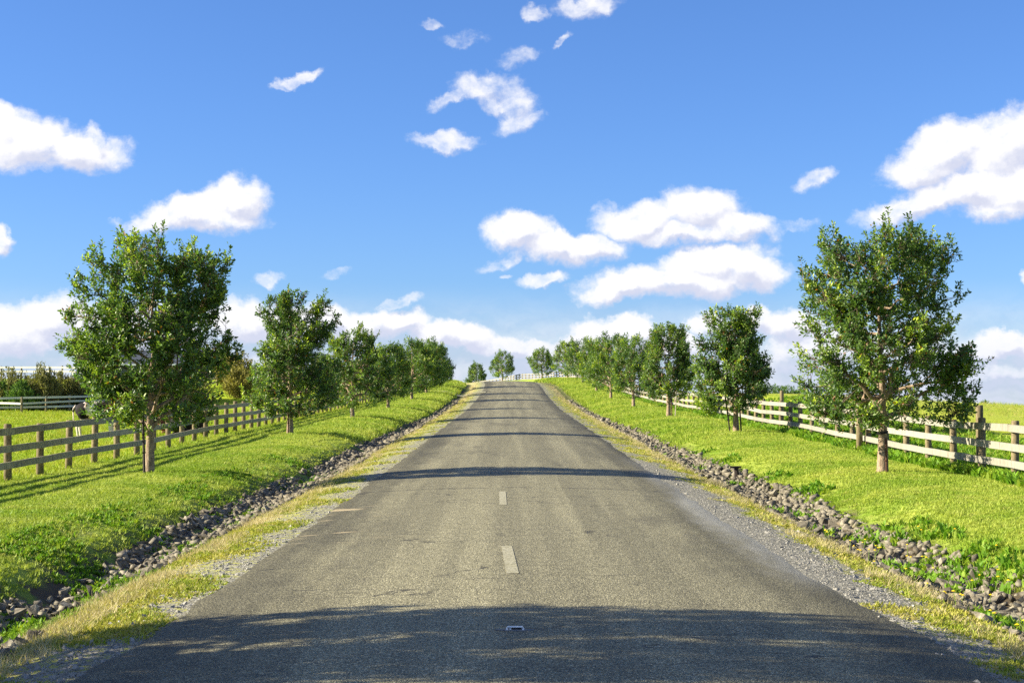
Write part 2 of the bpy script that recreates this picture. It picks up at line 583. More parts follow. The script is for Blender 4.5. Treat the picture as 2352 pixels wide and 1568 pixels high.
def road_mat():
    m, t, b = material('chip_seal')
    p = t.pos()
    lat = t.attr('lat')
    al = t.math('ABSOLUTE', lat)
    d = t.sep(p)[1]
    chip = t.sep(t.voronoi(p, 75, 'F1', 'Color'))[0]
    gap = t.voronoi(p, 75, 'F1', 'Distance')
    stone = t.ramp(chip, [(0, (.105, .097, .054)), (.45, (.240, .222, .127)), (.85, (.37, .342, .205)), (1, (.66, .61, .41))])
    tar = (0.036, 0.031, 0.020)
    cover = t.math('SUBTRACT', 1.0, t.step(gap, .35, .75, 0, .75))
    # worn lanes: stone shows in the middle of the road, bitumen towards the edges
    pat = t.noise(t.vmath('MULTIPLY', p, (1.0, .30, 1)), 0.9, 5, .62)
    edge = t.step(t.math('ADD', al, t.math('MULTIPLY', t.math('SUBTRACT', pat, .5), 2.6)), 1.7, 3.1)
    lanes = t.step(t.noise(t.comb(t.math('MULTIPLY', lat, 1.5), t.math('MULTIPLY', d, .03), 0), 1.0, 3, .6), .38, .66)
    tone = t.math('MULTIPLY', t.math('SUBTRACT', 1.0, t.math('MULTIPLY', edge, .54)), t.math('ADD', .82, t.math('MULTIPLY', lanes, .36)))
    c = t.mix(cover, tar, stone)
    n = t.node('ShaderNodeVectorMath', operation='SCALE')
    t.l.new(c, n.inputs[0])
    t.l.new(tone, n.inputs[3])
    c = n.outputs[0]
    # fine cracks running across
    cr = t.voronoi(t.vmath('ADD', t.vmath('MULTIPLY', p, (.45, 2.0, 1)), t.vmath('SCALE', t.noise(p, 2.0, 3, color=True), .6)), .75, 'DISTANCE_TO_EDGE', 'Distance')
    crm = t.math('MULTIPLY', t.step(cr, .016, .004), t.step(t.noise(p, .22, 2), .47, .56))
    c = t.mix(t.math('MULTIPLY', crm, .8), c, (.02, .018, .015))
    # old transverse joint, patches of fresh bitumen, oil drips along the lanes
    jn = t.math('ADD', d, t.math('MULTIPLY', t.math('SUBTRACT', t.noise(p, 1.1, 4, .7), .5), .9))
    joint = t.math('MULTIPLY', t.step(t.math('ABSOLUTE', t.math('SUBTRACT', jn, 31.4)), .10, .03), t.step(t.noise(p, 2.2, 3), .38, .52))
    c = t.mix(t.math('MULTIPLY', joint, .7), c, (.025, .022, .017))
    tar_p = t.step(t.noise(t.vmath('MULTIPLY', p, (1.2, .25, 1)), .55, 3, .6), .62, .68)
    c = t.mix(t.math('MULTIPLY', tar_p, .30), c, (.05, .045, .032))
    oil = t.math('MULTIPLY', t.step(t.noise(p, 3.2, 3, .6), .70, .76), t.step(al, 2.4, 1.2))
    c = t.mix(t.math('MULTIPLY', oil, .45), c, (.03, .027, .02))
    sandy = t.math('MULTIPLY', t.step(t.noise(t.vmath('MULTIPLY', p, (1.0, 3.2, 1)), .9, 4, .6), .60, .72), t.math('MULTIPLY', t.step(lat, -1.3, -2.6), t.math('MULTIPLY', t.step(d, 20, 22), t.step(d, 30, 27))))
    c = t.mix(t.math('MULTIPLY', sandy, .8), c, (.42, .34, .20))
    # dusty washed-out gravel along the right edge and straw dust on the left
    dust = t.math('MULTIPLY', t.step(t.math('ADD', lat, t.math('MULTIPLY', t.math('SUBTRACT', pat, .5), 1.6)), 2.55, 3.25),
                  t.math('MULTIPLY', t.step(d, 16, 19), t.step(d, 48, 34)))
    c = t.mix(t.math('MULTIPLY', dust, .8), c, t.mix(chip, (.17, .168, .145), (.40, .395, .35)))
    t.l.new(c, b.inputs['Base Color'])
    b.inputs['Roughness'].default_value = 0.75
    b.inputs['Specular IOR Level'].default_value = 0.3
    h = t.math('SUBTRACT', 1.0, gap)
    bump(t, t.math('ADD', h, t.math('MULTIPLY', t.noise(p, 4, 3), .6)), 0.55, 0.012, b)
    return m


def wood_mat(name, a, bcol, stain=0.5):
    m, t, b = material(name)
    tc = t.node('ShaderNodeTexCoord').outputs['Object']
    p = t.pos()
    rnd = t.node('ShaderNodeObjectInfo').outputs['Random']
    grain = t.noise(t.vmath('MULTIPLY', p, (6, 6, 2.2)), 4.0, 4, .7)
    c = t.mix(t.step(grain, .3, .7), a, bcol)
    drip = t.noise(t.vmath('MULTIPLY', p, (3.0, 3.0, .7)), 2.4, 5, .7)
    c = t.mix(t.math('MULTIPLY', t.step(drip, .52, .68), stain), c, (.05, .045, .035))
    c = t.mix(1.0, c, t.mix(rnd, (.80, .80, .78), (1.05, 1.04, 1.0)), 'MULTIPLY')
    t.l.new(c, b.inputs['Base Color'])
    b.inputs['Roughness'].default_value = 0.85
    b.inputs['Specular IOR Level'].default_value = 0.2
    bump(t, grain, .4, .01, b)
    return m


def plain(name, col, rough=.7, metal=0.0, var=0.25, scale=6.0, spec=.3):
    m, t, b = material(name)
    n = t.noise(t.pos(), scale, 4, .6)
    c = t.mix(n, tuple(x * (1 - var) for x in col), tuple(min(1, x * (1 + var)) for x in col))
    t.l.new(c, b.inputs['Base Color'])
    b.inputs['Roughness'].default_value = rough
    b.inputs['Metallic'].default_value = metal
    b.inputs['Specular IOR Level'].default_value = spec
    return m


def leaf_mat(name, stops, rough=.42, trans=.36, spec=.42):
    m, t, b = material(name)
    c = t.ramp(t.attr('tone'), stops)
    t.l.new(c, b.inputs['Base Color'])
    b.inputs['Roughness'].default_value = rough
    b.inputs['Specular IOR Level'].default_value = spec
    tr = t.node('ShaderNodeBsdfTranslucent')
    t.l.new(t.mix(1.0, c, (1.5, 1.6, .6), 'MULTIPLY'), tr.inputs['Color'])
    ms = t.node('ShaderNodeMixShader')
    ms.inputs[0].default_value = trans
    t.l.new(b.outputs[0], ms.inputs[1])
    t.l.new(tr.outputs[0], ms.inputs[2])
    t.l.new(ms.outputs[0], t.n['Material Output'].inputs['Surface'])
    return m


def tuft_mat(name, base, alt, dry, use_grass=False, trans=.35):
    m, t, b = material(name)
    p = t.pos()
    rnd = t.node('ShaderNodeObjectInfo').outputs['Random']
    if use_grass:
        c = grass_colour(t, p)
        c = t.mix(1.0, c, t.mix(rnd, (.72, .80, .7), (1.2, 1.12, 1.2)), 'MULTIPLY')
    else:
        c = t.mix(t.step(t.noise(p, .8, 3), .4, .6), base, alt)
        c = t.mix(t.step(rnd, .55, .95), c, dry)
    t.l.new(c, b.inputs['Base Color'])
    b.inputs['Roughness'].default_value = .6
    b.inputs['Specular IOR Level'].default_value = .25
    tr = t.node('ShaderNodeBsdfTranslucent')
    t.l.new(t.mix(1.0, c, (1.2, 1.2, .7), 'MULTIPLY'), tr.inputs['Color'])
    ms = t.node('ShaderNodeMixShader')
    ms.inputs[0].default_value = trans
    t.l.new(b.outputs[0], ms.inputs[1])
    t.l.new(tr.outputs[0], ms.inputs[2])
    t.l.new(ms.outputs[0], t.n['Material Output'].inputs['Surface'])
    return m


def stone_mat():
    m, t, b = material('basalt_stone')
    p = t.pos()
    rnd = t.node('ShaderNodeObjectInfo').outputs['Random']
    n = t.noise(p, 11, 5, .65)
    c = t.ramp(n, [(.3, (.048, .041, .028)), (.5, (.140, .124, .088)), (.7, (.29, .265, .20))])
    v = t.sep(t.voronoi(p, 4.5, 'F1', 'Color'))[0]
    c = t.mix(1.0, c, t.mix(v, (.55, .52, .48), (1.35, 1.35, 1.35)), 'MULTIPLY')
    c = t.mix(t.math('MULTIPLY', t.step(t.noise(p, 3, 4), .6, .75), .5), c, (.20, .15, .08))
    t.l.new(c, b.inputs['Base Color'])
    b.inputs['Roughness'].default_value = .8
    bump(t, t.noise(p, 30, 4, .7), .5, .015, b)
    return m


def bark_mat():
    m, t, b = material('bark')
    p = t.pos()
    n = t.noise(t.vmath('MULTIPLY', p, (9, 9, 3.0)), 2.4, 5, .7)
    c = t.ramp(n, [(.3, (.09, .06, .036)), (.55, (.30, .22, .145)), (.75, (.50, .40, .28))])
    t.l.new(c, b.inputs['Base Color'])
    b.inputs['Roughness'].default_value = .9
    bump(t, n, .8, .03, b)
    return m


M = {
    'ground': ground_mat(), 'paddock': paddock_mat(), 'road': road_mat(),
    'rail': wood_mat('weathered_rail', (.22, .195, .14), (.38, .35, .27), .62),
    'post': wood_mat('weathered_post', (.13, .10, .055), (.25, .205, .12), .5),
    'whiterail': wood_mat('pale_rail', (.25, .235, .19), (.335, .32, .27), .42),
    'paddockrail': wood_mat('bleached_rail', (.50, .48, .43), (.66, .64, .58), .2),
    'stone': stone_mat(), 'bark': bark_mat(),
    'leaf': leaf_mat('tree_leaf', [(0, (.26, .11, .02)), (.05, (.18, .10, .02)), (.10, (.040, .092, .028)), (.45, (.098, .172, .044)), (.72, (.190, .280, .046)), (.90, (.33, .42, .04)), (1, (.45, .52, .05))]),
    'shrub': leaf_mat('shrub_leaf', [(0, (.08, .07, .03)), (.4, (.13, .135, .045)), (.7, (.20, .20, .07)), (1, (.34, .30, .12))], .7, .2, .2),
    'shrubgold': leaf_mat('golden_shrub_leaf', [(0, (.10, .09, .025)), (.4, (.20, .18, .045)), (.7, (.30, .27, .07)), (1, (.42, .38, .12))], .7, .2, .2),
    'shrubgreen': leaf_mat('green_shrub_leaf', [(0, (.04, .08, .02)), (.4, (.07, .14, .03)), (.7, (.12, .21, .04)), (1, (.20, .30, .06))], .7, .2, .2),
    'twig': plain('twig_bark', (.13, .10, .065), .9),
    'grit': plain('grey_grit', (.26, .25, .22), .85, 0, .5, 30),
    'rust': plain('rusty_iron', (.085, .040, .026), .7, .3),
    'darkiron': plain('dark_iron', (.030, .022, .018), .6, .3),
    'wood_stake': plain('grey_stake', (.42, .37, .29), .85),
    'strap': plain('black_strap', (.012, .012, .014), .5),
    'white': plain('white_plastic', (.80, .80, .76), .5, 0, .06),
    'greyplate': plain('grey_glue', (.16, .16, .15), .8, 0, .3, 40),
    'black': plain('dark_recess', (.02, .02, .02), .6),
    'concrete': plain('pale_concrete', (.62, .61, .57), .9, 0, .1),
    'kiosk': plain('grey_green_metal', (.060, .078, .062), .5, 0, .1),
    'weather': plain('slate_boards', (.075, .09, .115), .7, 0, .12),
    'roof': plain('dark_roof_iron', (.06, .068, .08), .5, 0, .1),
    'fascia': plain('white_fascia', (.75, .76, .78), .5, 0, .03),
    'straw': plain('straw', (.55, .45, .26), .8),
    'yellow': plain('yellow_petal', (.75, .52, .01), .6),
}


def glass_mat():
    m, t, b = material('window_glass')
    b.inputs['Base Color'].default_value = (.03, .04, .05, 1)
    b.inputs['Roughness'].default_value = .05
    return m


M['glass'] = glass_mat()


def paint_mat():
    m, t, b = material('worn_road_paint')
    p = t.pos()
    chip = t.sep(t.voronoi(p, 75, 'F1', 'Color'))[0]
    stone = t.ramp(chip, [(0, (.105, .097, .054)), (.45, (.240, .222, .127)), (1, (.37, .342, .205))])
    wear = t.math('ADD', t.noise(p, 9, 4, .7), t.math('MULTIPLY', chip, .35))
    c = t.mix(t.step(wear, .48, .92, .0, .32), stone, (.46, .45, .39))
    t.l.new(c, b.inputs['Base Color'])
    b.inputs['Roughness'].default_value = .8
    return m


M['paint'] = paint_mat()

# ------------------------------------------------------------------ ground sheets
rows = np.concatenate([np.arange(-40, 4, 2.0), np.arange(4, 60, .45), np.arange(60, 130, 1.0), np.arange(130, 310, 2.5),
                       np.geomspace(312, 6000, 40)])


def sheet(name, lats, mat, kind='structure', lift=0.0, rws=rows):
    lats = np.asarray(lats, float)
    L, D = np.meshgrid(lats, rws)
    X = road_x(D) + L
    Z = land(X, D) + lift
    nr, nc = L.shape
    v = np.stack([X, D, Z], -1).reshape(-1, 3)
    i = (np.arange(nr - 1)[:, None] * nc + np.arange(nc - 1)[None, :]).ravel()
    f = np.stack([i, i + 1, i + nc + 1, i + nc], -1)
    me = mesh_np(name, v, f, {'lat': L.ravel()}, smooth=True)
    o = link(name, me, mat)
    tag(o, kind=kind)
    return o


fine_r = np.concatenate([np.arange(2.6, 11.01, .2)])
far_r = np.concatenate([[11.0], np.arange(11.5, 20, .5), np.arange(20, 50, 1.5), np.geomspace(52, 5000, 26)])
sheet('gravel_shoulder', fine_r[fine_r < 4.61], M['ground'])
sheet('gravel_shoulder', -fine_r[fine_r < 4.61][::-1], M['ground'])
sheet('grass_verge', fine_r[fine_r > 4.59], M['ground'])
sheet('grass_verge', -fine_r[fine_r > 4.59][::-1], M['ground'])
sheet('paddock', far_r, M['paddock'])
sheet('paddock', -far_r[::-1], M['paddock'])

# road: its own sheet with ragged edges, 15 mm proud of the shoulder
_edge = sines(11, 1, 9, .25, 1.6)
_edge2 = sines(12, 1, 9, 1.5, 6.0)


def build_road():
    d = np.concatenate([np.arange(-40, 5, 2.0), np.arange(5, 60, .3), np.arange(60, 130, 1.0), np.arange(130, 420, 2.5)])
    u = np.linspace(-1, 1, 31)
    we = 3.32 + np.interp(d, [10, 18], [.36, 0]) + .06 * _edge(d) + .045 * _edge2(d)
    wl = 3.34 + np.interp(d, [10, 16], [.34, 0]) + .06 * _edge(d + 400) + .045 * _edge2(d + 400)
    Lt = np.where(u[None, :] < 0, wl[:, None], we[:, None]) * u[None, :]
    D = np.broadcast_to(d[:, None], Lt.shape)
    X = road_x(D) + Lt
    Z = land(X, D) + .016
    Z[:, 0] -= .05
    Z[:, -1] -= .05
    nr, nc = Lt.shape
    v = np.stack([X, D, Z], -1).reshape(-1, 3)
    i = (np.arange(nr - 1)[:, None] * nc + np.arange(nc - 1)[None, :]).ravel()
    f = np.stack([i, i + 1, i + nc + 1, i + nc], -1)
    o = link('road', mesh_np('road', v, f, {'lat': Lt.ravel()}, smooth=True), M['road'])
    tag(o, kind='structure')


build_road()


def patch(name, x0, x1, d0, d1, lift, mat, skew=0.0, nx=4, nd=10):
    X, D = np.meshgrid(np.linspace(0, 1, nx), np.linspace(d0, d1, nd))
    X = x0 + (x1 - x0) * X + skew * (D - d0)
    Z = land(X, D) + lift
    v = np.stack([X, D, Z], -1).reshape(-1, 3)
    i = (np.arange(nd - 1)[:, None] * nx + np.arange(nx - 1)[None, :]).ravel()
    f = np.stack([i, i + 1, i + nx + 1, i + nx], -1)
    return link(name, mesh_np(name, v, f), mat)


tag(patch('road_marking', -.06, .075, 17.3, 20.2, .021, M['paint'], -.026), kind='structure')
tag(patch('road_marking', -.21, -.085, 27.0, 30.3, .021, M['paint'], -.01), kind='structure')
# the gravel crossing that leaves the road on the left near the crest
tag(patch('gravel_crossing', -11.5, -2.6, 158.5, 163.0, .05, M['concrete'] if False else M['ground'], 0, 20, 6), kind='structure')


# ------------------------------------------------------------------ scattered small plants (ground cover nobody could count)
def tuft_mesh(name, seed, n, h, spread, wid, lean=.5, seg=1):
    r = np.random.default_rng(seed)
    v, f = [], []
    for i in range(n):
        a = r.uniform(0, 6.283)
        rr = spread * math.sqrt(r.uniform(0, 1))
        bx, by = rr * math.cos(a), rr * math.sin(a)
        hh = h * r.uniform(.55, 1.15)
        la = r.uniform(0, 6.283)
        le = hh * lean * r.uniform(.2, 1.3)
        tx, ty = bx + le * math.cos(la), by + le * math.sin(la)
        wa = la + math.pi / 2 + r.uniform(-.6, .6)
        wx, wy = wid * math.cos(wa) / 2, wid * math.sin(wa) / 2
        k = len(v)
        if seg == 1:
            v += [(bx - wx, by - wy, -.01), (bx + wx, by + wy, -.01), (tx, ty, hh)]
            f.append((k, k + 1, k + 2))
        else:
            mx_, my_ = bx + (tx - bx) * .4, by + (ty - by) * .4
            v += [(bx - wx * .5, by - wy * .5, -.01), (bx + wx * .5, by + wy * .5, -.01), (mx_ + wx, my_ + wy, hh * .62), (mx_ - wx, my_ - wy, hh * .62), (tx, ty, hh * .9)]
            f += [(k, k + 1, k + 2), (k, k + 2, k + 3), (k + 3, k + 2, k + 4)]
    return mesh_np(name, v, [np.array(f)])


def scatter(name, pts, rot, scl, protos, mat, label=None):
    """one object whose points carry small instanced plants"""
    me = bpy.data.meshes.new(name)
    me.vertices.add(len(pts))
    me.vertices.foreach_set('co', np.asarray(pts, np.float32).ravel())
    a = me.attributes.new('rot', 'FLOAT_VECTOR', 'POINT')
    a.data.foreach_set('vector', np.asarray(rot, np.float32).ravel())
    a = me.attributes.new('scl', 'FLOAT', 'POINT')
    a.data.foreach_set('value', np.asarray(scl, np.float32))
    o = link(name, me)
    tag(o, kind='stuff')
    g = bpy.data.node_groups.new(name + '_scatter', 'GeometryNodeTree')
    g.interface.new_socket('Geometry', in_out='INPUT', socket_type='NodeSocketGeometry')
    g.interface.new_socket('Geometry', in_out='OUTPUT', socket_type='NodeSocketGeometry')
    gi = g.nodes.new('NodeGroupInput')
    go = g.nodes.new('NodeGroupOutput')
    join = g.nodes.new('GeometryNodeGeometryToInstance')
    for me_ in protos:
        if not me_.materials:
            me_.materials.append(mat)
        po = bpy.data.objects.new(me_.name, me_)
        oi = g.nodes.new('GeometryNodeObjectInfo')
        oi.inputs['Object'].default_value = po
        g.links.new(oi.outputs['Geometry'], join.inputs[0])
    mp = g.nodes.new('GeometryNodeMeshToPoints')
    g.links.new(gi.outputs[0], mp.inputs[0])
    ip = g.nodes.new('GeometryNodeInstanceOnPoints')
    ip.inputs['Pick Instance'].default_value = True
    g.links.new(mp.outputs[0], ip.inputs['Points'])
    g.links.new(join.outputs[0], ip.inputs['Instance'])
    na = g.nodes.new('GeometryNodeInputNamedAttribute')
    na.data_type = 'FLOAT_VECTOR'
    na.inputs[0].default_value = 'rot'
    er = g.nodes.new('FunctionNodeEulerToRotation')
    g.links.new(na.outputs['Attribute'], er.inputs[0])
    g.links.new(er.outputs[0], ip.inputs['Rotation'])
    ns = g.nodes.new('GeometryNodeInputNamedAttribute')
    ns.data_type = 'FLOAT'
    ns.inputs[0].default_value = 'scl'
    g.links.new(ns.outputs['Attribute'], ip.inputs['Scale'])
    g.links.new(ip.outputs[0], go.inputs[0])
    md = o.modifiers.new('scatter', 'NODES')
    md.node_group = g
    return o


RNG = np.random.default_rng(7)


def spread(n, lat0, lat1, d0, d1, power=1.0, keep=None, seed=None):
    """random points lat0..lat1, d0..d1, thinning with distance as 1/d**power"""
    r = RNG if seed is None else np.random.default_rng(seed)
    u = r.uniform(0, 1, n)
    if power == 1.0:
        d = d0 * (d1 / d0) ** u
    else:
        q = 1 - power
        d = (d0 ** q + u * (d1 ** q - d0 ** q)) ** (1 / q)
    lat = r.uniform(lat0, lat1, n)
    x = road_x(d) + lat
    px = 1176 + x / d * 3700
    ok = (px > -260) & (px < 2612)
    if keep is not None:
        ok &= keep(lat, d, r)
    x, d, lat = x[ok], d[ok], lat[ok]
    p = np.stack([x, d, land(x, d)], -1)
    rot = np.stack([r.normal(0, .12, len(x)), r.normal(0, .12, len(x)), r.uniform(0, 6.28, len(x))], -1)
    return p, rot, lat, d, r


def grass_layer(name, n, lat0, lat1, d0, d1, protos, mat, s0, s1, power=1.0, grow=0.0, keep=None, sink=0.0):
    p, rot, lat, d, r = spread(n, lat0, lat1, d0, d1, power, keep)
    p[:, 2] -= sink
    scl = r.uniform(s0, s1, len(p)) * (1 + grow * d / 100)
    return scatter(name, p, rot, scl, protos, mat)


M['lawn'] = tuft_mat('lawn_blade', None, None, None, True, .30)
M['drygrass'] = tuft_mat('dry_blade', (.50, .42, .21), (.41, .36, .15), (.60, .52, .31), trans=.2)
M['shortweed'] = tuft_mat('short_weed', (.24, .30, .025), (.36, .36, .05), (.46, .40, .14), trans=.3)
M['greenweed'] = tuft_mat('green_weed', (.11, .24, .014), (.16, .30, .02), (.24, .33, .03), trans=.35)
M['longgrass'] = tuft_mat('long_grass_blade', (.34, .35, .06), (.24, .34, .03), (.50, .44, .15), trans=.3)
M['pasture'] = tuft_mat('pasture_blade', (.22, .33, .016), (.31, .37, .022), (.38, .38, .06), trans=.3)

LAWN = [tuft_mesh('lawn_tuft', 20 + i, 14, .030, .065, .013, 1.3) for i in range(4)]
DRY = [tuft_mesh('dry_tuft', 30 + i, 12, .11, .07, .009, 1.2) for i in range(4)]
MOSS = [tuft_mesh('short_tuft', 40 + i, 12, .026, .075, .022, 1.8) for i in range(4)]
WEED = [tuft_mesh('weed_tuft', 50 + i, 12, .17, .08, .045, .6, 2) for i in range(4)]
LONG = [tuft_mesh('long_tuft', 60 + i, 16, .55, .16, .022, .55) for i in range(4)]
PAST = [tuft_mesh('pasture_tuft', 70 + i, 12, .11, .12, .022, .9) for i in range(4)]

_gap = sines(81, 2, 8, .8, 2.5)
# mown verge on both sides
for s in (1, -1):
    lo, hi = (5.75, 11.6) if s > 0 else (-11.6, -5.75)
    grass_layer('lawn_grass', 60000, lo, hi, 13, 60, LAWN, M['lawn'], .55, 1.35, 1.35, 1.0,
                lambda l, d, r: (np.abs(l) > 6.3 + .5 * _gap(l * .6, d * .6)) | (r.uniform(size=len(l)) < .35), .006)
    grass_layer('lawn_grass', 16000, lo, hi, 58, 230, LAWN, M['lawn'], .8, 1.8, 1.3, 1.6, None, .01)
    # straw along the ditch lip and yellow-green weeds on the chippings
    a0, a1 = (3.95, 4.95) if s > 0 else (-4.95, -3.95)
    grass_layer('dry_grass', 7500, a0, a1, 9, 190, DRY, M['drygrass'], .35, .95, 1.5, .6,
                lambda l, d, r: (np.abs(np.abs(l) - 4.5) < .25 + .35 * r.uniform(size=len(l))) & (_gap(l * 1.2 + 9, d * .9) > r.uniform(-.7, .5, len(l))))
    a0, a1 = (3.2, 4.7) if s > 0 else (-4.7, -3.2)
    grass_layer('low_weeds', 24000, a0, a1, 8.5, 150, MOSS, M['shortweed'], .45, 1.3, 1.6, .6,
                lambda l, d, r: (_gap(l * 2, d * 1.2) + .9 * (np.abs(l) - 3.75) - .9 * ((l > 0) & (l < 4.0) & (d > 16) & (d < 44)) > r.uniform(-.35, .9, len(l))))

# green weeds: left bank of the ditch, the right ditch, under the right fence
grass_layer('bank_weeds', 9000, -6.9, -4.7, 13, 45, WEED, M['greenweed'], .22, .60, 1.6, .3,
            lambda l, d, r: (_gap(l, d * .8) + .55 * np.abs(np.abs(l) - 6.0) ** .5 > r.uniform(-.1, .9, len(l))), .02)
grass_layer('ditch_weeds', 2200, 4.7, 6.5, 14, 60, WEED, M['greenweed'], .4, 1.0, 1.9, .3,
            lambda l, d, r: _gap(l * .9 + 3, d * .7) > np.interp(d, [14, 22, 30, 60], [-.2, .05, .5, .7]), .02)
grass_layer('fence_weeds', 9000, 9.9, 11.1, 22, 175, WEED, M['greenweed'], .7, 1.7, 1.3, .15,
            lambda l, d, r: (np.abs(l - np.interp(d, [37, 63, 92, 118, 150, 205], [10.2, 10.55, 10.95, 10.6, 10.25, 10.0])) < .42 + .25 * _gap(l, d)), .03)
# pasture left, rank grass right
grass_layer('pasture_grass', 34000, -48, -11.0, 30, 128, PAST, M['pasture'], .5, 1.2, 1.2, .6, None, .01)
grass_layer('pasture_grass', 9000, 10.8, 18, 30, 100, WEED, M['greenweed'], .4, 1.1, 1.2, .3, None, .03)
grass_layer('rank_grass', 12000, 13.5, 60, 34, 110, LONG, M['longgrass'], .35, .75, 1.0, -.35,
            lambda l, d, r: _gap(l * .25, d * .25) > r.uniform(-.9, .5, len(l)), .03)


# ------------------------------------------------------------------ stone-lined ditches
def stone_variants(n, seed):
    r = random.Random(seed)
    out = []
    for i in range(n):
        bm = bmesh.new()
        corners = [(x, y, z) for x in (-1, 1) for y in (-1, 1) for z in (-1, 1)]
        r.shuffle(corners)
        for (x, y, z) in corners[:r.choice((6, 7, 7, 8))]:
            bm.verts.new((x * .46 * r.uniform(.55, 1.3), y * .34 * r.uniform(.55, 1.3), z * .23 * r.uniform(.5, 1.4)))
        res = bmesh.ops.convex_hull(bm, input=bm.verts)
        bmesh.ops.delete(bm, geom=[g for g in res['geom_interior'] if isinstance(g, bmesh.types.BMVert)], context='VERTS')
        me = bpy.data.meshes.new('stone')
        bm.to_mesh(me)
        bm.free()
        me.materials.append(M['stone'])
        out.append(me)
    return out


STONES = stone_variants(22, 5)


def stone_drain(side, label, seed, dens_fn, n):
    r = np.random.default_rng(seed)
    d = 11.5 * (150 / 11.5) ** r.uniform(0, 1, n)
    lat = side * r.uniform(4.45, 6.2, n)
    keep = dens_fn(np.abs(lat), d, r)
    d, lat = d[keep], lat[keep]
    x = road_x(d) + lat
    size = r.uniform(.06, .150, len(d)) * (1 + .4 * (r.uniform(size=len(d)) < .10)) * np.interp(d, [12, 40, 120], [1.05, 1.25, 1.9])
    z = land(x, d) - size * .06 + r.uniform(0, .06, len(d)) * (r.uniform(size=len(d)) < .4)
    px = 1176 + x / d * 3700
    inview = (px > -60) & (px < 2412)
    order = np.argsort(-(size / d) * inview)
    root = empty('stone_ditch', (side * 5.2, 14, float(land(side * 5.2, 14))))
    tag(root, label, 'ditch')
    base = root.location
    for i in order[:300]:
        o = bpy.data.objects.new('stone', STONES[r.integers(len(STONES))])
        o.location = Vector((x[i], d[i], z[i])) - base
        o.rotation_euler = (r.normal(0, .6), r.normal(0, .6), r.uniform(0, 6.28))
        s = size[i]
        o.scale = (s * r.uniform(.85, 1.25), s * r.uniform(.85, 1.25), s * r.uniform(.65, 1.2))
        COL.objects.link(o)
        o.parent = root
    vv, ff, k = [], [], 0
    co_ = []
    for me in STONES:
        a = np.empty(len(me.vertices) * 3, np.float32)
        me.vertices.foreach_get('co', a)
        fa = np.array([list(p.vertices) for p in me.polygons], np.int32) if all(len(p.vertices) == 3 for p in me.polygons) else None
        if fa is None:
            me.calc_loop_triangles()
            fa = np.array([list(t_.vertices) for t_ in me.loop_triangles], np.int32)
        co_.append((a.reshape(-1, 3), fa))
    for i in order[300:]:
        a, fa = co_[r.integers(len(co_))]
        rm = np.array(Matrix.Rotation(r.uniform(0, 6.28), 3, 'Z') @ Matrix.Rotation(r.normal(0, .45), 3, 'X') @ Matrix.Rotation(r.normal(0, .45), 3, 'Y'))
        q = (a * (size[i] * r.uniform(.85, 1.25, 3))) @ rm.T + np.array([x[i], d[i], z[i]]) - np.array(base)
        vv.append(q)
        ff.append(fa + k)
        k += len(q)
    me = mesh_np('stone_bed', np.concatenate(vv), np.concatenate(ff))
    o = link('stone_bed', me, M['stone'], root)
    tag(o, kind='stuff')
    return root


_sp = sines(91, 2, 8, .5, 1.6)


def right_stones(al, d, r):
    width = np.interp(d, [12, 20, 40, 75, 100, 150], [.85, .72, .62, .45, .3, .25])
    centre = 5.28 + .12 * _sp(d * .3, 0 * d)
    p = np.interp(d, [12, 20, 30, 60, 80, 110, 150], [.42, .55, .75, .7, .4, .3, .25])
    return (np.abs(al - centre) < width * r.uniform(.6, 1.15, len(d))) & (r.uniform(size=len(d)) < p) & (_sp(al * 2, d * .8) > -1.3)


def left_stones(al, d, r):
    width = np.interp(d, [12, 17, 20, 30, 45, 75, 110, 150], [.75, .65, .38, .58, .6, .5, .3, .2])
    centre = 5.12 + .15 * _sp(d * .3, 0 * d + 4)
    p = np.interp(d, [12, 17.2, 18.5, 20.5, 21.5, 24, 25, 26, 40, 70, 82, 95, 130], [.85, .8, .12, .10, .75, .6, .15, .85, .9, .8, .2, .4, .15])
    return (np.abs(al - centre) < width) & (r.uniform(size=len(d)) < p) & (_sp(al * 2 + 5, d * .8) > -.75)


stone_drain(1, 'stone lined ditch below the sunlit fence, with green weeds and yellow dandelions', 3, right_stones, 15000)
stone_drain(-1, 'broken line of dark stones in the ditch below the grey shaded fence and paddock', 4, left_stones, 16000)


GRIT = stone_variants(6, 17)
for g_ in GRIT:
    g_.materials.clear()
for s in (1, -1):
    a0, a1 = (3.15, 4.6) if s > 0 else (-4.6, -3.15)
    p, rot, lat, d, r = spread(15000, a0, a1, 8.5, 60, 1.9, lambda l, d, r: r.uniform(size=len(l)) < np.interp(np.abs(l), [3.15, 3.4, 4.0, 4.6], [.5, 1, .8, .3]))
    rot[:, :2] *= 3
    scatter('loose_gravel', p, rot, r.uniform(.008, .022, len(p)) * (1 + 1.6 * (r.uniform(size=len(p)) < .04)) * 1.25, GRIT, M['grit'])
for s in (1, -1):
    lo, hi = (6.2, 10.6) if s > 0 else (-10.6, -6.2)
    grass_layer('rough_lawn_grass', 1500, lo, hi, 14, 70, LAWN, M['lawn'], 1.2, 2.1, 1.4, .4)


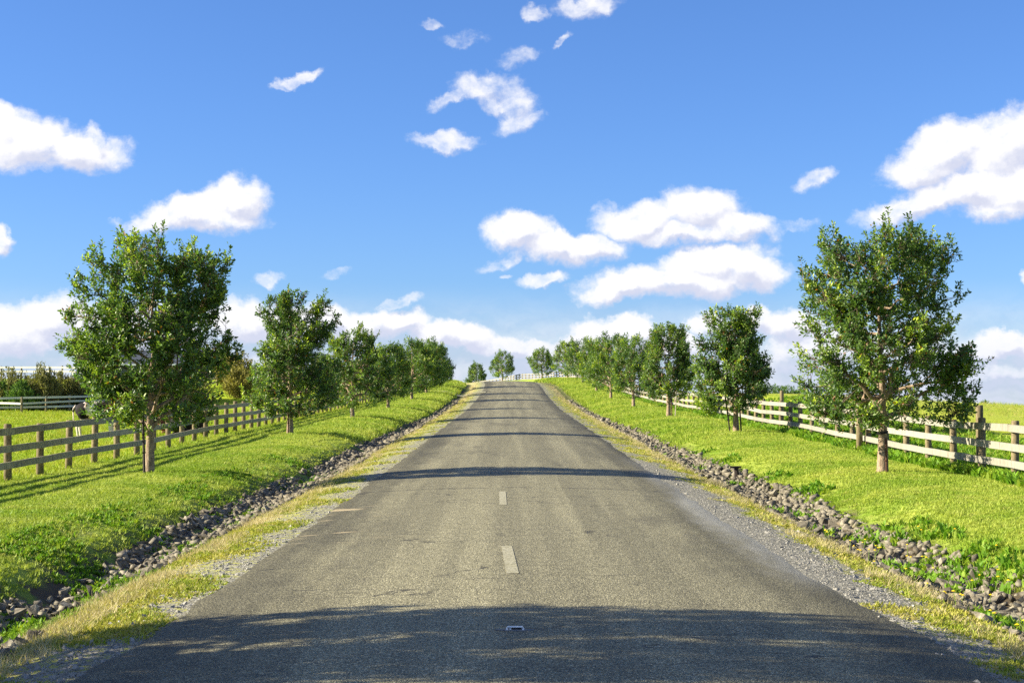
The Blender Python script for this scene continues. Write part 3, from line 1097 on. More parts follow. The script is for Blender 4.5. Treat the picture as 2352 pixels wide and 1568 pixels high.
# ------------------------------------------------------------------ fences
def rail_mesh(seed):
    """a 1 m long board along x, slightly bent and with chipped ends; scaled to length"""
    r = random.Random(seed)
    n = 5
    vv = []
    for i in range(n):
        t = i / (n - 1)
        dz = r.uniform(-.006, .006)
        dy = r.uniform(-.004, .004)
        for (yy, zz) in ((-.022, -.076), (.022, -.076), (.022, .076), (-.022, .076)):
            vv.append((t + (r.uniform(-.002, .002) if i in (0, n - 1) else 0), yy + dy, zz + dz + r.uniform(-.003, .003)))
    ff = []
    for i in range(n - 1):
        a, b_ = i * 4, (i + 1) * 4
        for j in range(4):
            ff.append((a + j, a + (j + 1) % 4, b_ + (j + 1) % 4, b_ + j))
    ff.append((3, 2, 1, 0))
    e = (n - 1) * 4
    ff.append((e, e + 1, e + 2, e + 3))
    me = bpy.data.meshes.new('rail')
    me.from_pydata(vv, [], [f[::-1] for f in ff])
    me.update()
    return me


def post_mesh(seed, rad=.085, h=1.0):
    r = random.Random(seed)
    mb = MB()
    lean = (r.uniform(-.01, .01), r.uniform(-.01, .01))
    mb.tube([(0, 0, 0), (lean[0] * .5, lean[1] * .5, h * .5), (lean[0], lean[1], h * .985), (lean[0], lean[1], h)],
            [rad * 1.04, rad, rad * .98, rad * .86], 10)
    return mb.mesh('post', True)


RAILS = {m: [rail_mesh(i) for i in range(6)] for m in ('rail', 'whiterail', 'paddockrail')}
for k, v in RAILS.items():
    for me in v:
        me.materials.append(M[k])
POSTS = [post_mesh(i) for i in range(5)]
for me in POSTS:
    me.materials.append(M['post'])


def fence(name, label, pts, side, spacing=2.38, rails=(1.105, .735, .37), rail_mat='rail', height=1.24, start_rng=1, cat='fence', post_r=.085, group=None):
    """posts along a line on the ground, rails nailed to the given side (+1: to the right of travel)"""
    r = random.Random(start_rng)
    pts = np.array(pts, float)
    seg = np.hypot(*np.diff(pts, axis=0).T)
    cum = np.concatenate([[0], np.cumsum(seg)])
    n = max(1, int(round(cum[-1] / spacing)))
    s = np.linspace(0, cum[-1], n + 1)
    xs = np.interp(s, cum, pts[:, 0])
    ys = np.interp(s, cum, pts[:, 1])
    zs = land(xs, ys)
    root = empty(name, (xs[0], ys[0], zs[0]))
    tag(root, label, cat, group)
    base = root.location.copy()
    ht = [r.uniform(-.03, .05) for _ in range(n + 1)]
    for i in range(n + 1):
        o = bpy.data.objects.new('post', POSTS[r.randrange(len(POSTS))])
        o.location = Vector((xs[i], ys[i], zs[i] - .25)) - base
        k = post_r / .085
        o.scale = (k, k, height + .25 + ht[i])
        o.rotation_euler = (r.uniform(-.012, .012), r.uniform(-.012, .012), r.uniform(0, 6.28))
        COL.objects.link(o)
        o.parent = root
    # every board spans two bays, joints staggered between the rows
    for ri, zh in enumerate(rails):
        jit = [r.uniform(-.012, .012) for _ in range(n + 1)]
        i = 0
        first = True
        while i < n:
            step_ = 2
            if first and ri == 1:
                step_ = 1
            first = False
            j = min(n, i + step_)
            # bend with the line: one board per two bays, straight from post to post
            a = Vector((xs[i], ys[i], zs[i] + zh + jit[i]))
            b_ = Vector((xs[j], ys[j], zs[j] + zh + jit[j]))
            dirv = (b_ - a)
            hd = Vector((dirv.x, dirv.y, 0)).normalized()
            nrm = Vector((hd.y, -hd.x, 0)) * side
            off = nrm * (post_r + .020)
            o = bpy.data.objects.new('rail', RAILS[rail_mat][r.randrange(6)])
            length = dirv.length - .006
            xax = dirv.normalized()
            yax = Vector((0, 0, 1)).cross(xax).normalized()
            zax = xax.cross(yax)
            rm = Matrix((xax, yax, zax)).transposed().to_4x4()
            rm.translation = a + off - base + xax * .003
            o.matrix_local = rm @ Matrix.Diagonal((length, 1, 1, 1))
            COL.objects.link(o)
            o.parent = root
            o.matrix_local = rm @ Matrix.Diagonal((length, 1, 1, 1))
            i = j
    return root


fence('post_and_rail_fence', 'weathered grey post and rail fence in shade along the paddock with the cows',
      [(-11.0, 26), (-11.05, 36), (-10.95, 47), (-11.2, 60), (-11.5, 75), (-11.9, 100), (-12.0, 130), (-11.7, 150), (-11.5, 160), (-12.6, 170), (-16, 178)], 1, 2.36, start_rng=3)
fence('post_and_rail_fence', 'pale sunlit post and rail fence climbing to the crest and curving left across it',
      [(10.4, 24), (10.5, 37), (10.8, 63), (11.2, 92), (10.85, 118), (10.5, 150), (10.2, 185), (9.75, 207), (8.0, 232), (5.05, 252), (1.5, 268), (-1.9, 285), (-5, 296), (-10, 306)], -1, 2.42, rail_mat='whiterail', start_rng=5)
# fences across the paddock
fence('post_and_rail_fence', 'pale three rail fence at the back of the paddock in front of the shrubs',
      [(-49, 131), (-44, 127), (-37.6, 123), (-33, 134), (-29, 146), (-25.8, 154), (-19, 168)], 1, 2.9, rail_mat='paddockrail', start_rng=7)
fence('post_and_rail_fence', 'low white rail fence glimpsed through the gaps of the back paddock fence',
      [(-46, 136), (-40, 133), (-34, 137), (-30, 148)], 1, 2.9, (.95, .5), 'paddockrail', 1.1, 9)
fence('post_and_rail_fence', 'thin white two rail fence on the knoll above the shrubs beside the dark house',
      [(-55, 161), (-48, 158), (-43.5, 156), (-39, 154)], 1, 2.35, (1.1, .70), 'paddockrail', 1.2, 11)


def lone_post(px, d, top_py, rad, label):
    x = at(px, d)
    z = land1(x, d)
    h = (940 - top_py) / 3700 * d + EYE - z
    o = bpy.data.objects.new('strainer_post', post_mesh(int(px), rad, h + .2))
    o.data.materials.append(M['post'])
    o.location = (x, d, z - .2)
    COL.objects.link(o)
    tag(o, label, 'post', 'tall posts behind the sunlit fence')


lone_post(2249, 41, 930, .095, 'tall round wooden post standing behind the sunlit fence right of the big near tree')
lone_post(1973, 48, 928, .095, 'tall wooden post half hidden under the low left branches of the nearest right tree')
lone_post(1795, 72, 897, .09, 'tall thin wooden post behind the sunlit fence between the two nearest trees of that row')


# ------------------------------------------------------------------ trees
def norm(a):
    return a / np.maximum(np.linalg.norm(a, axis=-1, keepdims=True), 1e-9)


GENERIC = [(.13, .12, .12), (.18, .32, .32), (.28, .41, .41), (.42, .42, .42), (.55, .39, .39), (.68, .33, .33), (.80, .26, .26), (.90, .18, .18), (.98, .08, .08)]
FLAT = [(.05, .18, .18), (.12, .36, .36), (.25, .42, .42), (.42, .38, .38), (.58, .32, .32), (.72, .27, .27), (.84, .2, .2), (.95, .1, .1)]


def leaves_mesh(name, base, tipdir, nrm, L, Wd, tone, hexa=True):
    """folded oval leaves; arrays per leaf"""
    n = len(base)
    side = norm(np.cross(tipdir, nrm))
    up = norm(np.cross(side, tipdir))
    L = L[:, None]
    Wd = Wd[:, None]
    tip = base + tipdir * L - up * L * .10
    if hexa:
        l1 = base + tipdir * L * .33 + side * Wd * .46 + up * Wd * .16
        l2 = base + tipdir * L * .70 + side * Wd * .42 + up * Wd * .12
        r1 = base + tipdir * L * .33 - side * Wd * .46 + up * Wd * .16
        r2 = base + tipdir * L * .70 - side * Wd * .42 + up * Wd * .12
        v = np.stack([base, l1, l2, tip, r2, r1], 1).reshape(-1, 3)
        i = np.arange(n)[:, None] * 6
        f = np.concatenate([i + np.array([[0, 1, 2, 3]]), i + np.array([[0, 3, 4, 5]])], 0)
    else:
        l1 = base + tipdir * L * .5 + side * Wd * .5 + up * Wd * .14
        r1 = base + tipdir * L * .5 - side * Wd * .5 + up * Wd * .14
        v = np.stack([base, l1, tip, r1], 1).reshape(-1, 3)
        i = np.arange(n)[:, None] * 4
        f = np.concatenate([i + np.array([[0, 1, 2]]), i + np.array([[0, 2, 3]])], 0)
    return mesh_np(name, v, f, {'tone': np.concatenate([tone, tone])})


def make_tree(label, x, d, H, prof=GENERIC, seed=1, sprigs=1500, per=12, leaf=.085, trunk_r=.12, depth=.85, clear=.16,
              hexa=True, name='roadside_tree', group='young trees planted along the road', gappy=.0, open_core=.35, bright=0.0, top_x=0.0, clumps=70):
    r = np.random.default_rng(seed)
    rr = random.Random(seed)
    z0 = land1(x, d) - .03
    root = empty(name, (x, d, z0))
    tag(root, label, 'tree', group)
    hs = np.array([p[0] for p in prof])
    rl = np.array([p[1] for p in prof])
    rt = np.array([p[2] for p in prof])
    if prof is GENERIC:
        kx = np.linspace(0, 1, 5)
        rl = rl * np.interp(hs, kx, r.uniform(.78, 1.28, 5))
        rt = rt * np.interp(hs, kx, r.uniform(.78, 1.28, 5))
    lump = sines(seed + 100, 3, 10, 2.5, 7.0)

    def rad(th, h):
        c = np.cos(th)
        q = np.interp(h, hs, rt) * (1 + c) / 2 + np.interp(h, hs, rl) * (1 - c) / 2
        q = q * np.sqrt(c * c + (depth * np.sin(th)) ** 2)
        return q * H * (1 + .11 * lump(np.cos(th) * 1.0, np.sin(th) * 1.0, h * 3.0))

    # trunk
    tb = MB()
    wob = [(rr.uniform(-.02, .02), rr.uniform(-.02, .02)) for _ in range(8)]
    npt = 8
    tp, tr = [], []
    for i in range(npt):
        t = i / (npt - 1)
        tp.append(Vector((wob[i][0] * H * t + top_x * H * max(0, t - .3), wob[i][1] * H * t, t * H * .90)))
        tr.append(trunk_r * (1.0 - .93 * t ** .8) + (.035 if i == 0 else 0))
    tp.insert(1, tp[0].lerp(tp[1], .12))
    tr.insert(1, trunk_r * 1.02)
    tb.tube(tp, tr, 10)
    tpa = np.array(tp)

    def trunk_at(h):
        return np.array([np.interp(h, tpa[:, 2], tpa[:, k]) for k in range(3)])

    nodes, ends = [], []
    nl = 24 if sprigs > 700 else 14
    for i in range(nl):
        t = i / (nl - 1)
        h0 = H * (clear + .02 + (.80 - clear) * t ** 1.1)
        th = i * 2.39996 + rr.uniform(-.4, .4)
        h1 = min(.97 * H, h0 + H * rr.uniform(.05, .22) * (1.3 - t))
        q = float(rad(np.array(th), np.array(h1 / H))) * rr.uniform(.64, .90)
        a = trunk_at(h0)
        c = trunk_at(min(h1, .9 * H))
        e = np.array([c[0] + q * math.cos(th), c[1] + q * math.sin(th), h1])
        m_ = a * .5 + e * .5 + np.array([0, 0, -.04 * H])
        ts = np.linspace(0, 1, 7)[:, None]
        curve = (1 - ts) ** 2 * a + 2 * ts * (1 - ts) * m_ + ts ** 2 * e
        curve[1:-1] += r.normal(0, .012 * H, (5, 3))
        r0 = max(.014, trunk_r * (.54 - .36 * t))
        tb.tube(curve, list(np.linspace(r0, .008, 7)), 5, False)
        nodes.append(curve[2:])
        ends.append(curve[-1])
        for k in range(4 if sprigs > 700 else 2):
            u = rr.uniform(.3, .95)
            j = u * 6
            b_ = curve[int(j)] * (1 - j % 1) + curve[min(6, int(j) + 1)] * (j % 1)
            out = np.array([math.cos(th + rr.uniform(-1.2, 1.2)), math.sin(th + rr.uniform(-1.2, 1.2)), rr.uniform(.2, 1.3)])
            out /= np.linalg.norm(out)
            e2 = b_ + out * H * rr.uniform(.07, .16)
            m2 = (b_ + e2) / 2 + r.normal(0, .015 * H, 3)
            tb.tube([b_, m2, e2], [r0 * .4, r0 * .28, .005], 4, False)
            nodes.append(np.stack([m2, e2]))
            if k % 2 == 0:
                ends.append(e2)

    # foliage gathers in clumps on the limbs; sprigs fill the clumps, a few stand between them
    nc = clumps
    m = nc * 6
    hc = r.uniform(hs[0] + .03, hs[-1] - .02, m)
    wc = np.interp(hc, hs, rl + rt)
    hc = hc[r.uniform(0, wc.max(), m) < wc][:nc]
    nc = len(hc)
    thc = (np.arange(nc) * 2.39996 + r.uniform(-.5, .5, nc)) % 6.283
    qc = rad(thc, hc) * (open_core + (1 - open_core) * r.uniform(0, 1, nc) ** .45) * 1.0
    cxy = np.stack([np.interp(hc * H, tpa[:, 2], tpa[:, 0]), np.interp(hc * H, tpa[:, 2], tpa[:, 1])], -1)
    qc = np.maximum(.12 * H * open_core, np.minimum(qc, rad(thc, hc) * 1.03 - .055 * H))
    cc = np.stack([cxy[:, 0] + qc * np.cos(thc), cxy[:, 1] + qc * np.sin(thc), hc * H], -1)
    nodes = np.concatenate(nodes)
    # limbs out to the clumps that have none yet
    for q_ in cc:
        dd = ((nodes - q_) ** 2).sum(-1) + 2.0 * np.maximum(0, nodes[:, 2] - q_[2]) ** 2
        n0 = nodes[dd.argmin()]
        mid_ = n0 * .5 + q_ * .5 + r.normal(0, .015 * H, 3) - np.array([0, 0, .012 * H])
        tb.tube([n0, mid_, q_], [.014, .010, .005], 4, False)
    tb.build('trunk', M['bark'], root, True)
    nodes = np.concatenate([nodes, cc])
    cc = np.concatenate([cc, np.array(ends)])
    nc = len(cc)
    rc = H * r.uniform(.038, .090, nc) * (95 / nc) ** .33
    n1 = int(sprigs * .84)
    ci = r.choice(nc, n1, p=rc ** 2 / (rc ** 2).sum())
    u = norm(r.normal(size=(n1, 3)) * np.array([1, 1, .9]) + np.array([0, 0, .2]))
    ta = np.arctan2(cc[:, 1], cc[:, 0])
    hh = np.clip(cc[:, 2] / H, 0, 1)
    spray = norm(np.stack([np.cos(ta) * (1.15 - hh), np.sin(ta) * (1.15 - hh), .25 + .9 * hh], -1) + r.normal(0, .22, (nc, 3)))
    off = u * (rc[ci] * r.uniform(.15, 1, n1) ** .5)[:, None]
    al_ = (off * spray[ci]).sum(-1, keepdims=True)
    off = off * .82 + spray[ci] * al_ * r.uniform(.5, 1.25, nc)[ci][:, None]
    pc = cc[ci] + off
    n2 = int((sprigs - n1) * 2.2)
    h2 = r.uniform(hs[0], hs[-1], n2)
    w2 = np.interp(h2, hs, rl + rt)
    h2 = h2[r.uniform(0, w2.max(), n2) < w2][:sprigs - n1]
    t2 = r.uniform(0, 6.283, len(h2))
    q2 = rad(t2, h2) * (open_core + (1 - open_core) * r.uniform(0, 1, len(h2)) ** .5) * .97
    c2 = np.stack([np.interp(h2 * H, tpa[:, 2], tpa[:, 0]), np.interp(h2 * H, tpa[:, 2], tpa[:, 1])], -1)
    p2 = np.stack([c2[:, 0] + q2 * np.cos(t2), c2[:, 1] + q2 * np.sin(t2), h2 * H], -1)
    p = np.concatenate([pc, p2])
    ns = len(p)
    h = p[:, 2] / H
    th = np.arctan2(p[:, 1], p[:, 0])
    cl = np.concatenate([u[:, 2] * .8 + r.normal(0, .3, n1), np.zeros(len(p2)) - .3])
    tuft_age = np.concatenate([r.normal(0, 1, nc)[ci], r.normal(0, 1, len(p2))])
    outw = np.stack([np.cos(th), np.sin(th), np.zeros(ns)], -1)
    lean_ = np.concatenate([u, np.stack([np.cos(t2), np.sin(t2), np.zeros(len(p2))], -1)])
    sd = norm(outw * r.uniform(.0, .5, (ns, 1)) + lean_ * .55 + np.array([0, 0, 1.0]) * r.uniform(.25, 1.1, (ns, 1)) * (0.4 + h[:, None]) + r.normal(0, .25, (ns, 3)))
    # upright shoots along the top of the crown
    top = h > .80
    p[top, 2] += r.uniform(0, .02 * H, top.sum())
    # twigs back to the nearest limb
    if hexa:
        dd = ((p[:, None, :] - nodes[None]) ** 2).sum(-1) + 2.5 * np.maximum(0, nodes[None, :, 2] - p[:, None, 2]) ** 2
        jn = dd.argmin(1)
        a = nodes[jn]
        b_ = p + sd * .02
        mid = (a + b_) / 2 + r.normal(0, .03, (ns, 3)) - np.array([0, 0, .03])
        tv, tf = [], []
        ax = norm(np.cross(b_ - a, r.normal(size=(ns, 3))))
        bx = norm(np.cross(b_ - a, ax))
        for pt, rad_ in ((a, .007), (mid, .0055), (b_, .003)):
            for k in range(3):
                an = k * 2.0944
                tv.append(pt + (ax * math.cos(an) + bx * math.sin(an)) * rad_)
        tv = np.stack(tv, 1).reshape(-1, 3)
        i9 = np.arange(ns)[:, None] * 9
        for lv in (0, 3):
            for k in range(3):
                tf.append(i9 + np.array([[lv + k, lv + (k + 1) % 3, lv + 3 + (k + 1) % 3, lv + 3 + k]]))
        link('twigs', mesh_np('twigs', tv, np.concatenate(tf)), M['twig'], root)['kind'] = 'stuff'

    k = np.tile(np.arange(per), ns)
    sid = np.repeat(np.arange(ns), per)
    nn = len(k)
    ph = k * 2.39996 + np.repeat(r.uniform(0, 6.28, ns), per) + r.normal(0, .3, nn)
    s = sd[sid]
    ax = norm(np.cross(s, np.repeat(r.normal(size=(ns, 3)), per, 0)))
    bx = np.cross(s, ax)
    radial = ax * np.cos(ph)[:, None] + bx * np.sin(ph)[:, None]
    frac = (k + .5) / per
    slen = leaf * 2.0 * np.repeat(r.uniform(.7, 1.3, ns), per)
    base = p[sid] - s * (slen * (1 - frac))[:, None] + radial * .006 + r.normal(0, leaf * .22, (nn, 3))
    td = norm(s * (.35 + .75 * frac)[:, None] + radial * (1.0 - .35 * frac)[:, None] + r.normal(0, .18, (nn, 3)))
    nr_ = norm(s * .9 - radial * .3 + np.array([0, 0, .35]) + r.normal(0, .3, (nn, 3)))
    L = leaf * r.uniform(.7, 1.15, nn)
    Wd = L * r.uniform(.42, .55, nn)
    # leaf age: fresh pale shoots at the tips of some clumps, the odd brown leaf inside
    fresh = np.repeat((r.uniform(size=ns) < (.16 + 1.6 * bright)) & (cl > 0.1) & (tuft_age > -.2), per)
    tone = np.clip(.44 + .12 * r.normal(size=nn) + .13 * np.repeat(tuft_age, per), .10, .84)
    tone = np.where(fresh & (frac > .25), np.clip(tone + r.uniform(.20, .55, nn), 0, 1), tone)
    tone = np.where(r.uniform(size=nn) < .022, r.uniform(0, .06, nn), tone)
    o = link('crown', leaves_mesh('crown', base, td, nr_, L, Wd, tone, hexa), M['leaf'], root)
    return root


L1P = [(.175, .06, .10), (.21, .20, .20), (.25, .32, .30), (.34, .31, .31), (.427, .345, .33), (.515, .40, .34), (.6, .39, .36), (.69, .345, .385), (.76, .28, .33), (.868, .25, .27), (.94, .16, .20), (.985, .10, .12)]
R1P = [(.19, .10, .10), (.21, .27, .28), (.27, .34, .35), (.32, .35, .38), (.41, .34, .405), (.49, .37, .39), (.55, .28, .34), (.60, .27, .31), (.664, .29, .30), (.75, .34, .29), (.835, .33, .275), (.92, .28, .20), (.97, .20, .10)]
L2P = [(.13, .12, .12), (.17, .29, .28), (.257, .32, .31), (.40, .25, .29), (.548, .20, .27), (.69, .14, .255), (.84, .10, .205), (.956, .08, .15), (.99, .03, .06)]
R2P = [(.16, .18, .14), (.2, .31, .2), (.3, .40, .25), (.467, .385, .285), (.633, .33, .22), (.74, .17, .18), (.867, .26, .15), (.967, .12, .07)]
R3P = [(.2, .15, .15), (.25, .28, .27), (.4, .31, .30), (.55, .29, .28), (.7, .24, .23), (.85, .2, .18), (.93, .2, .16), (.985, .14, .05)]

make_tree('nearest big leafy tree on the left, dark stake against its trunk, standing cow behind it', at(345, 36.6), 36.6, 5.42, L1P, 11, 3500, 12, .098, .115, .85, .17, open_core=.30, top_x=.04, clumps=80)
make_tree('nearest tall tree on the right, black strap round its bare lower trunk', at(2025, 36.3), 36.3, 5.52, R1P, 23, 3500, 12, .094, .130, .80, .2, open_core=.30, bright=.08, clumps=80)
make_tree('second tree of the left row, narrow pointed crown, before golden shrubs', at(667, 60.2), 60.2, 5.45, L2P, 31, 2600, 11, .112, .13, 1.2, .14, gappy=.0, open_core=.2, bright=.02)
make_tree('second tree of the right row, ragged stepped crown, two dark stakes beside its trunk', at(1690, 61), 61, 4.85, R2P, 43, 2400, 11, .115, .125, .9, .18, gappy=.02, open_core=.2, bright=.04)
make_tree('third tree of the left row, rounded crown with a tufted top, thin pale stake', at(810, 83.5), 83.5, 4.72, GENERIC, 51, 2000, 11, .12, .12, 1.2, .2, bright=.06)
make_tree('third tree of the right row, forked top, rusty stake and pale stake at its foot', at(1535, 85.7), 85.7, 5.05, R3P, 63, 2100, 11, .12, .125, 1.2, .2, bright=.06)
make_tree('fourth tree of the left row, standing at the bend of the grey shaded fence', at(892, 107), 107, 4.5, GENERIC, 71, 1600, 10, .14, .12, 1.2, .2, False, bright=.1)
make_tree('fourth tree of the right row, slim trunk before the curve of the sunlit fence', at(1455, 110), 110, 5.1, R3P, 83, 1600, 10, .14, .13, 1.2, .22, False, bright=.12)
make_tree('fifth tree of the left row, its trunk clear of the fence end', at(946, 132), 132, 5.15, GENERIC, 91, 1800, 10, .16, .13, 1.3, .2, False, bright=.1)
make_tree('fifth tree of the right row, low dense crown over a short trunk', at(1403, 135), 135, 5.4, GENERIC, 103, 1800, 10, .16, .13, 1.3, .15, False, bright=.14)
make_tree('sixth tree of the left row, thin stakes on both sides of its trunk', at(979, 153.7), 153.7, 5.3, GENERIC, 111, 1600, 9, .17, .13, 1.3, .18, False, bright=.08)
make_tree('sixth tree of the right row, yellow green crown, just past the short trunked one', at(1370, 160), 160, 5.35, GENERIC, 123, 1600, 9, .17, .13, 1.3, .17, False, bright=.16)
make_tree('last tree of the left row before the crest, beside the dark cabinet', at(996, 177), 177, 5.1, GENERIC, 131, 1600, 9, .18, .13, 1.3, .14, False, bright=.06)
make_tree('seventh tree of the right row, near the crest before the pale fence curve', at(1338, 190), 190, 5.5, GENERIC, 143, 1050, 9, .19, .13, 1.3, .2, False, bright=.05)
make_tree('small tree on the crest, rightmost of those standing before the white fence skyline', at(1303, 214), 214, 5.2, GENERIC, 151, 900, 9, .20, .13, 1.3, .22, False, bright=.03)
make_tree('round headed tree standing alone on the crest before the white fence, right of the road', at(1244.8, 240), 240, 4.75, GENERIC, 163, 900, 9, .20, .13, 1.3, .24, False)
make_tree('tree on the skyline just left of the road top, where the white fence ends', at(1153.7, 270), 270, 5.1, GENERIC, 171, 900, 9, .21, .13, 1.3, .2, False)
make_tree('broad low tree behind the crest with only its crown showing above the road', at(1094, 300), 300, 4.9, FLAT, 183, 900, 9, .23, .13, 1.3, .1, False)
make_tree('tree beside the road whose shadow crosses the foreground road', -8.35, 12.3, 5.95, L1P, 193, 4300, 11, .115, .125, 1.02, .15, False, open_core=.15)


# ------------------------------------------------------------------ stakes and strap
def stake(px0, py0, px1, py1, d, label, mat, rad=.024, dz=0.0):
    """a stake from its foot to its top, both given as picture points at distance d"""
    x0, x1 = at(px0, d), at(px1, d)
    z0 = land1(x0, d)
    h = (py0 - py1) / 3700 * d
    mb = MB()
    mb.tube([(0, 0, -.15), ((x1 - x0) * .5, 0, h * .5), (x1 - x0, 0, h)], [rad, rad, rad], 6)
    for a in (.35, .6, .85):
        mb.box((-rad * 1.25 + (x1 - x0) * a, -rad * 1.25, h * a - .012), (rad * 1.25 + (x1 - x0) * a, rad * 1.25, h * a + .012))
    o = mb.build('tree_stake', mat, loc=(x0, d, z0))
    tag(o, label, 'stake', 'stakes supporting the young trees')


stake(334, 1092, 329, 955, 36.1, 'dark iron stake standing against the nearest left tree', M['darkiron'], .030)
stake(2034, 1090, 2033, 1010, 36.0, 'rusty iron stake along the shaded side of the nearest right tree', M['rust'], .026)
stake(663, 990, 662, 915, 59.7, 'rusty stake touching the second left tree', M['rust'], .028)
stake(1677, 990, 1665, 905, 60.6, 'dark stake leaning left of the second right tree', M['darkiron'], .030)
stake(1702, 989, 1697, 905, 60.8, 'upright dark stake just right of the second right tree', M['darkiron'], .030)
stake(806, 944, 806, 905, 83.0, 'thin pale stake touching the third left tree', M['wood_stake'], .030)
stake(1543, 949, 1541, 890, 85.2, 'rusty stake touching the third right tree', M['rust'], .030)
stake(1550, 948, 1554, 888, 85.5, 'pale leaning stake standing free beside the third right tree', M['wood_stake'], .026)
stake(974, 905, 974, 880, 153, 'thin stake left of the sixth left tree', M['darkiron'], .030)
stake(985, 904, 987, 878, 153, 'thin stake right of the sixth left tree', M['darkiron'], .030)


def strap():
    x, d = at(2024, 36.3), 36.3
    z = land1(x, d) + (1090 - 1001) / 3700 * d
    mb = MB()
    n = 12
    for k in range(2):
        pts = [(.128 * math.cos(2 * math.pi * i / n), .128 * math.sin(2 * math.pi * i / n), .03 * k + .02 * math.cos(2 * math.pi * i / n)) for i in range(n + 1)]
        mb.tube(pts, [.014] * (n + 1), 5, False)
    o = mb.build('tree_tie', M['strap'], loc=(x + .01, d, z))
    tag(o, 'black rubber tie wrapped round the trunk of the nearest right tree', 'tree tie')


strap()


# ------------------------------------------------------------------ shrubs
def shrub(label, px, d, w, h, mat='shrub', seed=1, n=2600, name='shrub', group='shrubs behind the paddock', spike=.5, base=None, leaf=.22, wid=.045):
    r = np.random.default_rng(seed)
    x = at(px, d)
    z = land1(x, d) if base is None else base
    root = empty(name, (x, d, z - .05))
    tag(root, label, 'shrub', group)
    mb = MB()
    sprays = max(24, n // 55)
    th = r.uniform(0, 6.28, sprays)
    q = np.sqrt(r.uniform(0, 1, sprays))
    top = h * (1 - .62 * q ** 2.2) * r.uniform(.78, 1.08, sprays)
    ex = np.stack([q * w / 2 * np.cos(th), q * w / 2 * np.sin(th), top], -1)
    st = np.stack([q * w * .12 * np.cos(th), q * w * .12 * np.sin(th), np.zeros(sprays)], -1)
    for i in range(0, sprays, 3):
        m_ = (st[i] * .6 + ex[i] * .4) * np.array([1, 1, .9])
        mb.tube([st[i], m_, st[i] * .25 + ex[i] * .75], [.025, .016, .008], 4, False)
    mb.build('stem', M['bark'], root, True)
    sid = r.integers(0, sprays, n)
    t = r.uniform(.12, 1, n) ** .6
    p = st[sid] + (ex[sid] - st[sid]) * t[:, None]
    p[:, 2] -= .12 * h * np.sin(np.pi * t) * q[sid]
    p += r.normal(0, 1, (n, 3)) * np.array([.07 * w, .07 * w, .05 * h]) * (1.15 - t)[:, None]
    ax = norm(ex - st)[sid]
    td = norm(ax * spike + r.normal(0, .45, (n, 3)) + np.array([0, 0, .35]))
    nr_ = r.normal(size=(n, 3))
    L = leaf * r.uniform(.6, 1.3, n)
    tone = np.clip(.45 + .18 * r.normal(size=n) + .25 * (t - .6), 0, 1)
    link('crown', leaves_mesh('crown', p, td, nr_, L, np.full(n, wid), tone, False), M[mat], root)
    return root


SH = [
    ('rounded brown green shrub at the left edge behind the paddock fence', 22, 131, 4.4, 3.4, 'shrub', 3200),
    ('dark bushy shrub low at the left edge behind the paddock fence', -10, 130, 3.0, 2.6, 'shrubgreen', 2200),
    ('bright green feathery shrub in front of the brown shrubs behind the paddock fence', 52, 128.5, 3.2, 2.3, 'shrubgreen', 2600),
    ('tall upright grey green shrub with bare stems at its foot', 98, 129.5, 3.0, 3.7, 'shrub', 3400),
    ('olive shrub leaning right of the tall grey green one, below the white fence', 150, 132, 4.2, 3.1, 'shrub', 3200),
    ('dark shrub behind the crown of the nearest left tree', 215, 134, 5.0, 3.0, 'shrub', 2600),
    ('dark shrub behind the trunk of the nearest left tree', 330, 136, 5.0, 3.0, 'shrub', 2400),
    ('dark shrub behind the right side of the nearest left tree', 430, 138, 5.0, 3.2, 'shrub', 2400),
    ('golden brown shrub crest between the first and second left trees', 540, 150, 4.0, 3.2, 'shrubgold', 2600),
    ('golden feathery shrub with fanned twigs left of the second left tree', 552, 141, 2.9, 2.9, 'shrubgold', 2800),
    ('yellow brown shrub seen behind the trunk of the second left tree', 655, 148, 4.4, 3.3, 'shrubgold', 2600),
    ('olive shrub between the second and third left trees', 745, 150, 4.6, 2.9, 'shrub', 2600),
    ('olive shrub behind the third left tree', 828, 156, 4.2, 2.6, 'shrub', 2400),
    ('brown olive shrub behind the fourth left tree', 884, 164, 4.2, 2.3, 'shrubgold', 2200),
    ('green shrub behind the end of the grey fence near the fifth left tree', 938, 172, 4.0, 1.9, 'shrubgreen', 2000),
]
for i, (lb, px, d, w, h, mt, n) in enumerate(SH):
    shrub(lb, px, d, w * 1.1, h * .98, mt, 300 + i, n * 2, leaf=.30, wid=.075)
for i, (px, w, h, lb) in enumerate([
        (1752, 3.6, .75, 'low green bush on the field skyline, leftmost of its row beside the second tree'),
        (1778, 3.4, .85, 'low green bush on the field skyline just left of the tall thin post'),
        (1806, 3.2, .75, 'low green bush on the field skyline just right of the tall thin post'),
        (1838, 3.4, .6, 'lowest green bush at the right end of the row on the field skyline')]):
    shrub(lb, px, 142, w, h + .25, 'shrubgreen', 340 + i, 900, 'bush', 'bushes on the field skyline', leaf=.2)
shrub('small dark bush on the far skyline beside the tall post at the right', 2263, 128, 1.1, .55, 'shrubgreen', 350, 500, 'bush', None, leaf=.14)


